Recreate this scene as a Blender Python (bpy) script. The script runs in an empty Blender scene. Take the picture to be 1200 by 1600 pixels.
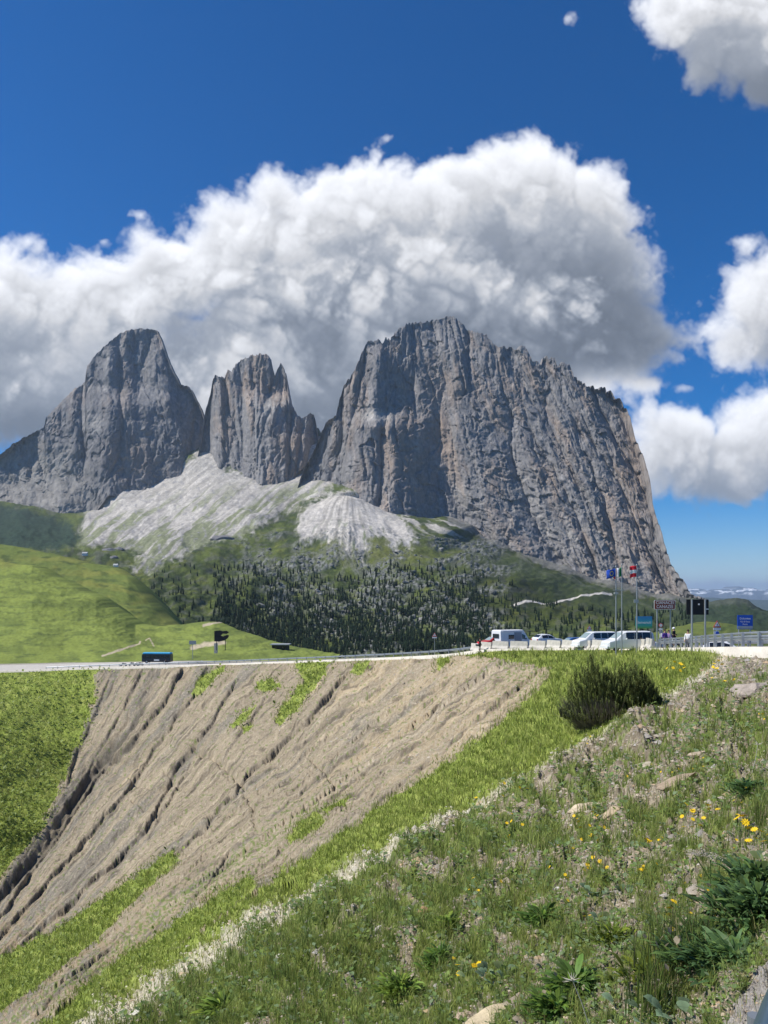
import bpy, bmesh, math, random
import numpy as np
from mathutils import Vector, Matrix
random.seed(5)
RS = np.random.RandomState(5)
C = bpy.context.scene.collection
SC = bpy.context.scene
rad = math.radians

# ---------------------------------------------------------------- camera
F = 1155.0; HZ = 935.0            # focal length and horizon row in photograph pixels
cam = bpy.data.cameras.new('camera'); camo = bpy.data.objects.new('camera', cam); C.objects.link(camo)
camo.location = (0, 0, 0); camo.rotation_euler = (rad(90), 0, 0)
cam.sensor_fit = 'VERTICAL'; cam.sensor_height = 24; cam.lens = 24*F/1600
cam.shift_y = (HZ-800)/1600.0
cam.clip_start = 0.1; cam.clip_end = 90000
SC.camera = camo
SC.render.resolution_x = 768; SC.render.resolution_y = 1024

# ---------------------------------------------------------------- sun, sky, exposure
SUN_DIR = Vector((-0.66, -0.04, 0.75)).normalized()
sl = bpy.data.lights.new('sun', 'SUN'); sl.energy = 4.2; sl.angle = rad(0.55); sl.color = (1.0, 0.95, 0.87)
so = bpy.data.objects.new('sun', sl); C.objects.link(so)
so.rotation_euler = SUN_DIR.to_track_quat('Z', 'Y').to_euler(); so.location = (-60, 0, 80)
SC.view_settings.view_transform = 'Standard'; SC.view_settings.look = 'None'
SC.view_settings.exposure = 0.40; SC.view_settings.gamma = 1.0; SC.view_settings.use_curve_mapping = False
SC.cycles.max_bounces = 6; SC.cycles.diffuse_bounces = 3; SC.cycles.volume_bounces = 1; SC.cycles.transparent_max_bounces = 8

import math
def cloud_image(S=1.6, ny=40, dy=9.0):
    """ray-marches cumulus clouds on a grid; x, z in tangent-plane units (1155 = one radian)"""
    X0,X1,Z0,Z1=-160.,1360.,-60.,945.
    nx=int((X1-X0)/S); nz=int((Z1-Z0)/S)
    r=np.random.RandomState(11)
    xs=(X0+(np.arange(nx)+.5)*S).astype(np.float32); zs=(Z0+(np.arange(nz)+.5)*S).astype(np.float32)
    ys=((np.arange(ny)-ny/2+.5)*dy).astype(np.float32)
    def up(a,n,cell,step,axis):
        t=(np.arange(n)*step/cell); i=t.astype(int); f=(t-i).astype(np.float32); f=f*f*f*(f*(f*6-15)+10)
        sh=[1,1,1]; sh[axis]=n; f=f.reshape(sh)
        return np.take(a,i,axis)*(1-f)+np.take(a,i+1,axis)*f
    def vn(c):
        a=r.rand(int(nz*S/c)+3,int(ny*dy/c)+3,int(nx*S/c)+3).astype(np.float32)
        a=up(a,ny,c,dy,1); a=up(a,nz,c,S,0); return up(a,nx,c,S,2)
    # cloud bodies: x, z, radius x, radius z, depth radius, strength
    B=[(850,345,125,120,120),(790,312,95,88,90),(795,290,60,50,60),(440,310,60,50,60),(570,330,70,50,60),(900,342,88,84,90),(700,330,105,85,100),(610,345,110,92,110),(520,365,100,90,100),
       (930,420,95,110,100),(960,520,90,75,90),(840,480,170,130,140),(660,450,190,140,150),(480,440,170,120,140),(380,400,110,90,100),
       (300,438,105,74,100),(235,385,40,34,40),(200,475,125,72,100),(90,485,105,68,100),(8,430,50,42,60),(120,462,80,52,80),(-60,500,110,100,110),
       (-40,600,120,110,110),(60,590,170,110,120),(200,590,170,130,130),(400,590,200,150,140),(600,590,200,140,140),(800,560,180,100,120),(900,545,80,50,80),(1015,530,42,34,40),
       (700,620,120,60,90),(330,640,120,70,100),(10,660,90,40,70),
       (1120,20,120,85,95),(1150,80,80,60,70),(1210,60,120,95,100),(1100,75,50,62,50),(1190,110,50,36,50),(1060,10,60,45,60),
       (1200,490,82,66,90),(1140,525,62,44,60),(1100,545,40,22,40),(1250,480,120,110,100),(1225,545,95,30,70),(1190,462,55,50,70),
       (1065,700,80,58,80),(1160,705,105,68,90),(1240,680,130,85,100),(1070,735,80,48,70),(1160,745,110,48,80),(1030,675,40,38,50),(1120,917,60,9,60),(1200,914,70,11,60),(1290,916,60,10,60),(1160,920,40,7,50),(1020,602,18,9,20),(1075,606,22,7,20),(885,28,14,10,14),(45,378,22,12,16),(215,336,12,6,10),(165,378,9,8,10),(1000,600,20,8,30)]
    base=np.full((nz,ny,nx),-3.0,np.float32)
    for (cx,cz,rx,rz,ry) in B:
        ix=np.where(abs(xs-cx)<rx*2.2)[0]; iz=np.where(abs(zs-cz)<rz*2.2)[0]
        if len(ix)==0 or len(iz)==0: continue
        a,b=ix[0],ix[-1]+1; c,d=iz[0],iz[-1]+1
        q=((xs[a:b]-cx)/rx)[None,None,:]**2+((ys/ry)[None,:,None])**2+((zs[c:d]-cz)/rz)[:,None,None]**2
        v=(1-np.sqrt(q))*np.float32(max(min(rx,rz,80)/70,.32 if rz<20 else 0))
        s=base[c:d,:,a:b]; k=np.float32(.30)
        h=np.clip(.5+.5*(v-s)/k,0,1); s[...]=s*(1-h)+v*h+k*h*(1-h)
    # billowing detail
    amp=[(97,.40,1),(53,.46,1),(29,.34,1),(15.7,.22,1),(8.3,.13,1),(4.3,.08,0)]
    def n2(c,a):
        g=r.rand(1,int(nz*S/c)+3,int(nx*S/c)+3).astype(np.float32)-.5
        return up(up(g,nz,c,S,1),nx,c,S,2)[0]*np.float32(a)
    wx=n2(110,40)+n2(45,17)+n2(19,7)+n2(8,3); wz=n2(110,40)+n2(45,17)+n2(19,7)+n2(8,3)
    I,K=np.meshgrid(np.arange(nx,dtype=np.float32),np.arange(nz,dtype=np.float32))
    def refl(g,n):                       # mirror the lattice at its borders
        m=n-1.01; g=np.mod(g,2*m); return np.where(g>m,2*m-g,g)
    # every octave is sampled on its own turned, warped lattice so that no grid shows
    for o,(c,w,bil) in enumerate(amp):
        n=vn(c)
        det=(.62-np.sqrt(np.abs(n-.5)*2+.02))*np.float32(-w*.95)+(n-.5)*np.float32(w*.3) if bil else (n-.5)*np.float32(2*w)
        del n
        th=[.5,1.15,-.35,.85,-.7,.3][o%6]; ct,st=math.cos(th),math.sin(th)
        for j in range(ny):
            ph=j*.105; f=min(1.,c/30.)
            X=I+(wx*math.cos(ph)+wz*math.sin(ph))*f/S; Z=K+(wz*math.cos(ph)-wx*math.sin(ph))*f/S
            gx=refl(X*ct-Z*st+j*dy/S*.3,nx); gz=refl(X*st+Z*ct+j*dy/S*.2,nz)
            i=gx.astype(np.int32); k=gz.astype(np.int32); fx=gx-i; fz=gz-k; D=det[:,j]
            v=(D[k,i]*(1-fx)+D[k,i+1]*fx)*(1-fz)+(D[k+1,i]*(1-fx)+D[k+1,i+1]*fx)*fz
            base[:,j]+=v*np.float32(1.)
        del det
    edge=np.clip((xs-X0)/80,0,1)*np.clip((X1-xs)/80,0,1)
    dens=np.clip((base+.06)*2.1,0,1)**1.2*edge[None,None,:]
    del base
    # soft thin haze of cloud margin
    # sunlight comes from above, slightly from the left and behind
    kx,ky=.42,.05      # lateral shift per unit z, toward sun (left, behind)
    tau=np.zeros((nz,ny,nx),np.float32); acc=np.zeros((ny,nx),np.float32)
    def sh(a,s,axis):
        i=int(np.floor(s)); f=s-i
        def r1(a,k):
            if k==0: return a
            o=np.roll(a,k,axis)
            return o
        return r1(a,i)*(1-f)+r1(a,i+1)*f
    for k in range(nz):
        tau[k]=acc
        acc=acc+dens[k]*S
        if 560<zs[k]<625: acc=acc*(1-.13*np.clip((xs-850)/60,0,1))[None]
        if 250<zs[k]<330: acc=acc*(1-.13*np.clip((xs-1040)/60,0,1))[None]
        if k%2==0:
            acc=sh(acc,kx*S*2/S,1); acc=sh(acc,-ky*S*2/dy,0)
            acc[:,0]=0; acc[-1]=0
    def blur(a,n,ax):
        c=np.cumsum(np.concatenate([np.repeat(np.take(a,[0],ax),n+1,ax),a,np.repeat(np.take(a,[-1],ax),n,ax)],ax),ax,dtype=np.float64)
        m=a.shape[ax]
        return ((np.take(c,np.arange(2*n+1,2*n+1+m),ax)-np.take(c,np.arange(0,m),ax))/(2*n+1)).astype(np.float32)
    tau*=.056
    tb=blur(blur(blur(tau,18,0),26,2),4,1)
    ts=blur(blur(blur(tau,6,0),10,2),2,1)
    L=.34*np.exp(-tau*1.3)+.12*np.exp(-ts*.8)+.28*np.exp(-ts*.22)+.22*np.exp(-tb*.7)+.32*np.exp(-tb*.22)+.10*np.exp(-tb*.05)
    # ambient from sky above / ground below, darker inside
    amb=.14
    T=np.ones((nz,nx),np.float32); col=np.zeros((nz,nx),np.float32); al=0
    for j in range(ny):
        a=1-np.exp(-dens[:,j]*dy*.06)
        col+=T*a*(L[:,j]*1.0+amb); T=T*(1-a)
    A=1-T; c=col/np.maximum(A,1e-4)
    return xs,zs,A,c


def build_world():
    w = bpy.data.worlds.new('World'); SC.world = w; w.use_nodes = True
    nt = w.node_tree; N = nt.nodes; L = nt.links; N.clear()
    xs, zs, A, c = cloud_image()
    h, wd = A.shape
    im = bpy.data.images.new('cloud_field', wd, h, alpha=True, float_buffer=True)
    im.alpha_mode = 'CHANNEL_PACKED'; im.colorspace_settings.name = 'Non-Color'
    buf = np.zeros((h, wd, 4), np.float32)
    tint = np.array([.97, .985, 1.03]); dk = np.array([.80, .93, 1.16])
    t = np.clip((c-.25)/.55, 0, 1)[..., None]
    buf[..., :3] = c[..., None]*(tint*t+dk*(1-t)); buf[..., 3] = A
    
    im.pixels.foreach_set(np.ascontiguousarray(buf[::-1]).ravel()); im.pack()
    out = N.new('ShaderNodeOutputWorld'); bg = N.new('ShaderNodeBackground')
    sky = N.new('ShaderNodeTexSky'); sky.sky_type = 'NISHITA'; sky.sun_disc = False
    sky.sun_elevation = math.asin(SUN_DIR.z); sky.sun_rotation = math.atan2(SUN_DIR.x, SUN_DIR.y)
    sky.altitude = 2200; sky.air_density = 1.0; sky.dust_density = 0.35; sky.ozone_density = 3.0
    hs = N.new('ShaderNodeHueSaturation'); hs.inputs['Saturation'].default_value = 1.62; hs.inputs['Hue'].default_value = .507
    L.new(sky.outputs[0], hs.inputs['Color'])
    sc = N.new('ShaderNodeVectorMath'); sc.operation = 'SCALE'; sc.inputs['Scale'].default_value = SKY_S
    L.new(hs.outputs[0], sc.inputs[0])
    tc = N.new('ShaderNodeTexCoord'); sp = N.new('ShaderNodeSeparateXYZ'); L.new(tc.outputs['Generated'], sp.inputs[0])
    def m(op, a, b, clamp=False):
        n = N.new('ShaderNodeMath'); n.operation = op; n.use_clamp = clamp
        for i, v in enumerate((a, b)):
            if hasattr(v, 'is_output'): L.new(v, n.inputs[i])
            else: n.inputs[i].default_value = v
        return n.outputs[0]
    ymax = m('MAXIMUM', sp.outputs['Y'], 0.001)
    # the cloud field is laid out by direction: tangent of azimuth, tangent of elevation
    u = m('DIVIDE', m('SUBTRACT', m('MULTIPLY', m('DIVIDE', sp.outputs['X'], ymax), F), float(xs[0])-600.0), float(xs[-1]-xs[0]))
    v = m('DIVIDE', m('SUBTRACT', m('MULTIPLY', m('DIVIDE', sp.outputs['Z'], ymax), F), HZ-float(zs[-1])), float(zs[-1]-zs[0]))
    cb = N.new('ShaderNodeCombineXYZ'); L.new(u, cb.inputs[0]); L.new(v, cb.inputs[1])
    tx = N.new('ShaderNodeTexImage'); tx.image = im; tx.extension = 'CLIP'; tx.interpolation = 'Cubic'; L.new(cb.outputs[0], tx.inputs[0])
    al = m('MULTIPLY', tx.outputs['Alpha'], m('GREATER_THAN', sp.outputs['Y'], 0.01))
    cs = N.new('ShaderNodeVectorMath'); cs.operation = 'SCALE'; cs.inputs['Scale'].default_value = CLOUD_S; L.new(tx.outputs['Color'], cs.inputs[0])
    mx = N.new('ShaderNodeMix'); mx.data_type = 'RGBA'
    L.new(al, mx.inputs['Factor']); L.new(sc.outputs[0], mx.inputs['A']); L.new(cs.outputs[0], mx.inputs['B'])
    L.new(mx.outputs['Result'], bg.inputs['Color']); bg.inputs['Strength'].default_value = 1.0
    L.new(bg.outputs[0], out.inputs['Surface'])
SKY_S = 0.092; CLOUD_S = 0.635
build_world()

# ---------------------------------------------------------------- helpers
def PT(px, py, Y):
    px, py, Y = np.broadcast_arrays(np.asarray(px, float), np.asarray(py, float), np.asarray(Y, float))
    return np.stack([(px-600)/F*Y, Y, (HZ-py)/F*Y], -1)
def _h(ix, iy, s):
    v = (ix.astype(np.int64)*374761393 + iy.astype(np.int64)*668265263 + s*974634777) & 0xffffffff
    v = ((v ^ (v >> 13))*1274126177) & 0xffffffff
    v = ((v ^ (v >> 16))*2246822519) & 0xffffffff
    return (v ^ (v >> 15)) & 0xffffff
def pn(x, y, s=0):
    x = np.asarray(x, float); y = np.asarray(y, float); x, y = np.broadcast_arrays(x, y)
    ix = np.floor(x); iy = np.floor(y); fx = x-ix; fy = y-iy
    def g(a, b):
        t = _h(ix+a, iy+b, s)*(2*math.pi/0x1000000)
        return np.cos(t)*(fx-a)+np.sin(t)*(fy-b)
    u = fx*fx*fx*(fx*(fx*6-15)+10); v = fy*fy*fy*(fy*(fy*6-15)+10)
    return ((g(0,0)*(1-u)+g(1,0)*u)*(1-v)+(g(0,1)*(1-u)+g(1,1)*u)*v)*1.5
def fbm(x, y, s=0, o=4, lac=2.03, gain=.5):
    t = 0; a = 1.0; n = 0
    for i in range(o):
        t = t+a*pn(x*lac**i, y*lac**i, s+i*17); n += a; a *= gain
    return t/n*1.4
def ridg(x, y, s=0, p=.7):
    return np.minimum(np.abs(pn(x, y, s))*2.2, 1)**p
def cell(x, y, s=0, tilt=1.3):
    """fractured facets: every cell is a tilted plane at its own height"""
    x = np.asarray(x, float); y = np.asarray(y, float); x, y = np.broadcast_arrays(x, y)
    ix = np.floor(x); iy = np.floor(y); best = np.full(x.shape, 9.); out = np.zeros(x.shape); k = 1/0x100000000
    for a in (-1, 0, 1):
        for b in (-1, 0, 1):
            cx = ix+a+_h(ix+a, iy+b, s)*k; cy = iy+b+_h(ix+a, iy+b, s+1)*k
            d = (x-cx)**2+(y-cy)**2; m = d < best; best = np.where(m, d, best)
            v = _h(ix+a, iy+b, s+2)*k-.5+tilt*((_h(ix+a, iy+b, s+3)*k-.5)*(x-cx)+(_h(ix+a, iy+b, s+4)*k-.5)*(y-cy))
            out = np.where(m, v, out)
    return out
def facets(q, y, s, specs, e=.0):
    """several sizes of fracture facets on turned, warped lattices; specs = (width, height, turn, strength)"""
    r = 0; wa = fbm(q/34, y/48, s+1, 3); wb = fbm(q/34+7, y/48, s+2, 3); wc = fbm(q/9, y/11, s+3, 3); wd = fbm(q/9+5, y/11, s+4, 3)
    for i, (w, h, t, a) in enumerate(specs):
        X = q+w*.9*wa+min(w, 6)*.55*wc; Yy = y+h*.7*wb+min(h, 9)*.55*wd
        r = r+.50*a*cell((X+t*Yy)/w, (Yy-.6*t*X)/h, s+10+10*i)
    return r
def ss(a, b, x):
    t = np.clip((x-a)/(b-a), 0, 1); return t*t*(3-2*t)
def inpoly(px, py, poly):
    r = np.zeros(np.broadcast(px, py).shape, bool); n = len(poly); j = n-1
    for i in range(n):
        xi, yi = poly[i]; xj, yj = poly[j]
        if yi != yj:
            r ^= ((yi > py) != (yj > py)) & (px < (xj-xi)*(py-yi)/(yj-yi)+xi)
        j = i
    return r
def segdist(px, py, line):
    d = np.full(np.broadcast(px, py).shape, 1e9)
    for (x0, y0), (x1, y1) in zip(line[:-1], line[1:]):
        dx, dy = x1-x0, y1-y0; t = np.clip(((px-x0)*dx+(py-y0)*dy)/(dx*dx+dy*dy), 0, 1)
        d = np.minimum(d, np.hypot(px-x0-t*dx, py-y0-t*dy))
    return d
def segnear(px, py, line, R):
    xs_ = [p[0] for p in line]; ys_ = [p[1] for p in line]; d = np.full(px.shape, 1e3)
    k = (px > min(xs_)-R) & (px < max(xs_)+R) & (py > min(ys_)-R) & (py < max(ys_)+R)
    if k.any(): d[k] = segdist(px[k], py[k], line)
    return d
def segside(px, py, line, R):
    """distance to a polyline and the side of it, only near the line"""
    xs_ = [p[0] for p in line]; ys_ = [p[1] for p in line]; D = np.full(px.shape, 1e3)
    k = (px > min(xs_)-R) & (px < max(xs_)+R) & (py > min(ys_)-R) & (py < max(ys_)+R)
    if not k.any(): return D
    x = px[k]; y = py[k]; d = np.full(x.shape, 1e3); sg = np.ones(x.shape)
    for (x0, y0), (x1, y1) in zip(line[:-1], line[1:]):
        dx, dy = x1-x0, y1-y0; t = np.clip(((x-x0)*dx+(y-y0)*dy)/(dx*dx+dy*dy), 0, 1); e = np.hypot(x-x0-t*dx, y-y0-t*dy)
        m = e < d; d = np.where(m, e, d); sg = np.where(m, np.sign((x-x0)*dy-(y-y0)*dx), sg)
    D[k] = d*sg; return D
def sdf(px, py, poly, R=60):
    d = segnear(px, py, list(poly)+[poly[0]], R); return np.where(inpoly(px, py, poly), d, -d)
class TPS:
    def __init__(s, pts, sx=400., sy=150., lam=1e-3):
        p = np.array(pts, float); s.sx, s.sy = sx, sy
        s.q = np.stack([p[:,0]/sx, p[:,1]/sy], 1); n = len(p)
        K = s.k(np.hypot(s.q[:,None,0]-s.q[None,:,0], s.q[:,None,1]-s.q[None,:,1]))+lam*np.eye(n)
        Pm = np.hstack([np.ones((n,1)), s.q]); A = np.zeros((n+3, n+3)); A[:n,:n] = K; A[:n,n:] = Pm; A[n:,:n] = Pm.T
        s.w = np.linalg.solve(A, np.concatenate([np.log(p[:,2]), np.zeros(3)]))
    def k(s, r): return r*r*np.log(r+1e-9)
    def __call__(s, px, py):
        px, py = np.broadcast_arrays(np.asarray(px, float), np.asarray(py, float))
        x = px/s.sx; y = py/s.sy; o = s.w[-3]+s.w[-2]*x+s.w[-1]*y
        for i in range(len(s.q)): o = o+s.w[i]*s.k(np.hypot(x-s.q[i,0], y-s.q[i,1]))
        return np.exp(o)
def mix(a, b, t):
    t = np.asarray(t)[..., None]; return np.asarray(a)*(1-t)+np.asarray(b)*t

def mesh_np(name, V, Fc, mat, col=None, smooth=True, parent=None):
    me = bpy.data.meshes.new(name); V = np.asarray(V, np.float32); Fc = np.asarray(Fc, np.int32)
    n, k = Fc.shape
    me.vertices.add(len(V)); me.vertices.foreach_set('co', V.ravel())
    me.loops.add(n*k); me.loops.foreach_set('vertex_index', Fc.ravel())
    me.polygons.add(n); me.polygons.foreach_set('loop_start', np.arange(0, n*k, k, dtype=np.int32))
    try: me.polygons.foreach_set('loop_total', np.full(n, k, np.int32))
    except Exception: pass
    me.update(calc_edges=True)
    if smooth: me.polygons.foreach_set('use_smooth', np.ones(n, bool))
    if col is not None:
        a = me.color_attributes.new('Col', 'FLOAT_COLOR', 'POINT'); c = np.ones((len(V), 4), np.float32); c[:, :3] = np.clip(col, 0, 1)
        a.data.foreach_set('color', c.ravel())
    if mat: me.materials.append(mat)
    o = bpy.data.objects.new(name, me); C.objects.link(o)
    if parent: o.parent = parent
    return o
def grid_faces(nr, nc):
    a = np.arange(nr*nc).reshape(nr, nc)
    return np.stack([a[:-1,:-1], a[:-1,1:], a[1:,1:], a[1:,:-1]], -1).reshape(-1, 4)
def grid_obj(name, P, mat, col, flip=False, smooth=True):
    nr, nc = P.shape[:2]; f = grid_faces(nr, nc)
    if flip: f = f[:, ::-1]
    return mesh_np(name, P.reshape(-1, 3), f, mat, col.reshape(-1, 3), smooth)
def tag(o, label=None, cat=None, group=None, kind=None):
    if label: o['label'] = label
    if cat: o['category'] = cat
    if group: o['group'] = group
    if kind: o['kind'] = kind
    return o
def empty(name, loc, rz=0):
    o = bpy.data.objects.new(name, None); C.objects.link(o); o.location = loc; o.rotation_euler = (0, 0, rz); o.empty_display_size = .3
    return o

# ---------------------------------------------------------------- materials
def mat_simple(name, col, rough=.7, metal=0, noise=0.0, scale=8., spec=.3, emit=None, trans=0):
    m = bpy.data.materials.new(name); m.use_nodes = True; nt = m.node_tree; b = nt.nodes['Principled BSDF']
    b.inputs['Roughness'].default_value = rough; b.inputs['Metallic'].default_value = metal
    b.inputs['Specular IOR Level'].default_value = spec
    b.inputs['Base Color'].default_value = (*col, 1)
    if noise:
        tc = nt.nodes.new('ShaderNodeTexCoord'); n = nt.nodes.new('ShaderNodeTexNoise'); n.inputs['Scale'].default_value = scale; n.inputs['Detail'].default_value = 6
        nt.links.new(tc.outputs['Object'], n.inputs['Vector'])
        r = nt.nodes.new('ShaderNodeMapRange'); r.inputs[1].default_value = .25; r.inputs[2].default_value = .75
        r.inputs[3].default_value = 1-noise; r.inputs[4].default_value = 1+noise; nt.links.new(n.outputs[0], r.inputs[0])
        v = nt.nodes.new('ShaderNodeVectorMath'); v.operation = 'SCALE'; v.inputs[0].default_value = col; nt.links.new(r.outputs[0], v.inputs['Scale'])
        nt.links.new(v.outputs[0], b.inputs['Base Color'])
    return m
def mat_attr(name, rough=.95, noise=((3., .25),), bump=(), spec=.1, trans=0.0, zs=1.0):
    """vertex colour 'Col' (the ground's own colour zones) varied by world-space noise, with bump of several scales"""
    m = bpy.data.materials.new(name); m.use_nodes = True; nt = m.node_tree; N = nt.nodes; L = nt.links; b = N['Principled BSDF']
    b.inputs['Roughness'].default_value = rough; b.inputs['Specular IOR Level'].default_value = spec
    at = N.new('ShaderNodeAttribute'); at.attribute_name = 'Col'; c = at.outputs['Color']
    g_ = N.new('ShaderNodeNewGeometry'); geo = N.new('ShaderNodeVectorMath'); geo.operation = 'MULTIPLY'; geo.inputs[1].default_value = (1, 1, zs); L.new(g_.outputs['Position'], geo.inputs[0])
    for sc, am in noise:
        n = N.new('ShaderNodeTexNoise'); n.inputs['Scale'].default_value = sc; n.inputs['Detail'].default_value = 5; n.inputs['Roughness'].default_value = .65
        L.new(geo.outputs[0], n.inputs['Vector'])
        r = N.new('ShaderNodeMapRange'); r.inputs[1].default_value = .28; r.inputs[2].default_value = .72; r.inputs[3].default_value = 1-am; r.inputs[4].default_value = 1+am
        L.new(n.outputs[0], r.inputs[0]); v = N.new('ShaderNodeVectorMath'); v.operation = 'SCALE'; L.new(c, v.inputs[0]); L.new(r.outputs[0], v.inputs['Scale']); c = v.outputs[0]
    L.new(c, b.inputs['Base Color'])
    last = None
    for sc, dist, st in bump:
        n = N.new('ShaderNodeTexNoise'); n.inputs['Scale'].default_value = sc; n.inputs['Detail'].default_value = 6; n.inputs['Roughness'].default_value = .62
        L.new(geo.outputs[0], n.inputs['Vector'])
        bp = N.new('ShaderNodeBump'); bp.inputs['Distance'].default_value = dist; bp.inputs['Strength'].default_value = st; L.new(n.outputs[0], bp.inputs['Height'])
        if last: L.new(last, bp.inputs['Normal'])
        last = bp.outputs[0]
    if last: L.new(last, b.inputs['Normal'])
    if trans:
        t = N.new('ShaderNodeBsdfTranslucent'); L.new(c, t.inputs['Color']); mxs = N.new('ShaderNodeMixShader'); mxs.inputs[0].default_value = trans
        L.new(b.outputs[0], mxs.inputs[1]); L.new(t.outputs[0], mxs.inputs[2]); L.new(mxs.outputs[0], N['Material Output'].inputs['Surface'])
    return m
M = {}
M['rock'] = mat_attr('dolomite_rock', noise=((.02, .22), (.12, .2)), bump=((.05, 7, .7), (.22, 2.5, .7)), zs=.38)
M['apron'] = mat_attr('mountain_slope', noise=((.03, .2), (.25, .3)), bump=((.06, 5, .6), (.35, 1.6, .8)))
M['meadow'] = mat_attr('meadow', noise=((.05, .12), (.6, .13), (3., .15)), bump=((.2, .5, .4), (1.5, .25, .6)))
M['near'] = mat_attr('gully_ground', noise=((.3, .15), (2.5, .22), (14., .3)), bump=((1.2, .25, .6), (9., .05, .8), (45., .012, .8)))
M['leaf'] = mat_attr('grass_blade', rough=.55, noise=(), spec=.25, trans=.35)
M['needle'] = mat_attr('conifer_needles', rough=.8, noise=(), spec=.1, trans=.12)
M['stone'] = mat_attr('limestone', noise=((6., .25), (40., .2)), bump=((20., .02, .6),))
M['boulder'] = mat_attr('grey_boulder', noise=((.3, .25), (2., .2)), bump=((.6, .8, .8),))

# ---------------------------------------------------------------- the peaks
def wall(name, sil, base, x0, x1, step, y0, steep, relief, colour, jag, under=22, label=''):
    px = np.arange(x0, x1, step); sil = np.array(sil, float); base = np.array(base, float)
    top = np.interp(px, sil[:,0], sil[:,1]); bot = np.interp(px, base[:,0], base[:,1])+under
    top = top+jag(px)
    top = np.minimum(top, bot-3)
    nr = int((bot-top).max()/step)
    t = np.linspace(0, 1, nr)[:, None]
    py = bot[None]+(top-bot)[None]*t; PX = np.broadcast_to(px[None], py.shape)
    Y = np.interp(px, *zip(*y0))[None]+(bot-under-py)*steep
    Y = Y-.56*relief(PX, py, (py-top[None]))
    P = PT(PX, py, Y)
    col = colour(PX, py, Y)
    # the far side falls away behind the crest
    last = P[-1]; lc = col[-1]; B = []
    for d, dz in ((25, 4), (70, -30), (160, -140), (330, -380), (520, -650)):
        q = last.copy(); q[:,1] += d; q[:,2] += dz-0*d; q[:,2] = np.maximum(q[:,2], P[0,:,2]-40); q[:,0] += pn(px/20, d/9., 4)*d*.08; B.append(q)
    P = np.concatenate([P, np.stack(B)]); col = np.concatenate([col, np.repeat(lc[None], 5, 0)])
    o = grid_obj(name, P, M['rock'], col); tag(o, kind='structure')
    return o
GREY = np.array([.215, .208, .205]); TAN = np.array([.315, .245, .192]); PALE = np.array([.43, .405, .365]); DARK = np.array([.125, .127, .135])
GREEN1 = np.array([.118, .150, .038]); GREEN2 = np.array([.060, .085, .030]); GREEN3 = np.array([.190, .205, .050])
def rockcol(PX, PY, tan=.5, q=None, pale=.3, seed=0):
    q = PX if q is None else q
    a = fbm(q/26, PY/110, 50+seed, 4); b = fbm(q/7, PY/40, 60+seed, 4); c = fbm(PX/60, PY/45, 70+seed, 3)
    col = mix(GREY, TAN, np.clip(ss(.0, .5, a+.35*b+.2*c)*tan, 0, 1))
    col = mix(col, DARK, ss(.15, .6, fbm(q/5, PY/60, 80+seed, 3))*.55)
    col = mix(col, PALE, ss(.28, .55, fbm(PX/16+PY/40, PY/7-PX/30, 90+seed, 4))*pale)
    return col*(1+.25*fbm(PX/3, PY/5, 95+seed, 3))[..., None]
# big right-hand massif
S3 = [(440,800),(462,768),(470,748),(478,727),(490,705),(498,689),(504,672),(511,657),(520,652),(525,649),(528,635),(531,623),(539,600),(548,590),(558,571),(566,550),(575,535),(588,531),(594,534),(597,537),(603,529),(610,532),(617,520),(624,513),(638,506),(655,505),(671,503),(690,498),(704,495),(712,498),(718,503),(731,516),(745,520),(759,524),(768,532),(775,541),(790,546),(803,546),(812,542),(820,542),(828,558),(836,566),(844,569),(853,563),(863,562),(868,567),(874,577),(879,570),(884,568),(890,577),(896,587),(906,596),(918,603),(932,607),(946,612),(958,618),(968,627),(977,638),(984,652),(988,668),(992,684),(999,700),(1006,716),(1013,738),(1017,757),(1020,788),(1027,812),(1034,832),(1040,856),(1047,878),(1058,897),(1072,914),(1081,931),(1095,936),(1110,939)]
B3 = [(440,792),(462,784),(478,792),(500,786),(544,769),(570,780),(594,793),(630,798),(671,804),(710,816),(748,832),(790,850),(825,865),(860,880),(902,893),(950,908),(990,920),(1040,931),(1080,936),(1110,940)]
Y03 = [(440,2120),(545,2020),(700,2060),(850,1960),(1000,1830),(1110,1700)]
def q3(PX, PY):
    s = np.clip((PX-610)/270, 0, 1)*.42-.06*np.clip((600-PX)/100, 0, 1)
    w = 6*fbm(PX/60, PY/120, 3, 3)+2.2*fbm(PX/16, PY/50, 5, 2)
    return PX-s*(PY-530)+w
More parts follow.
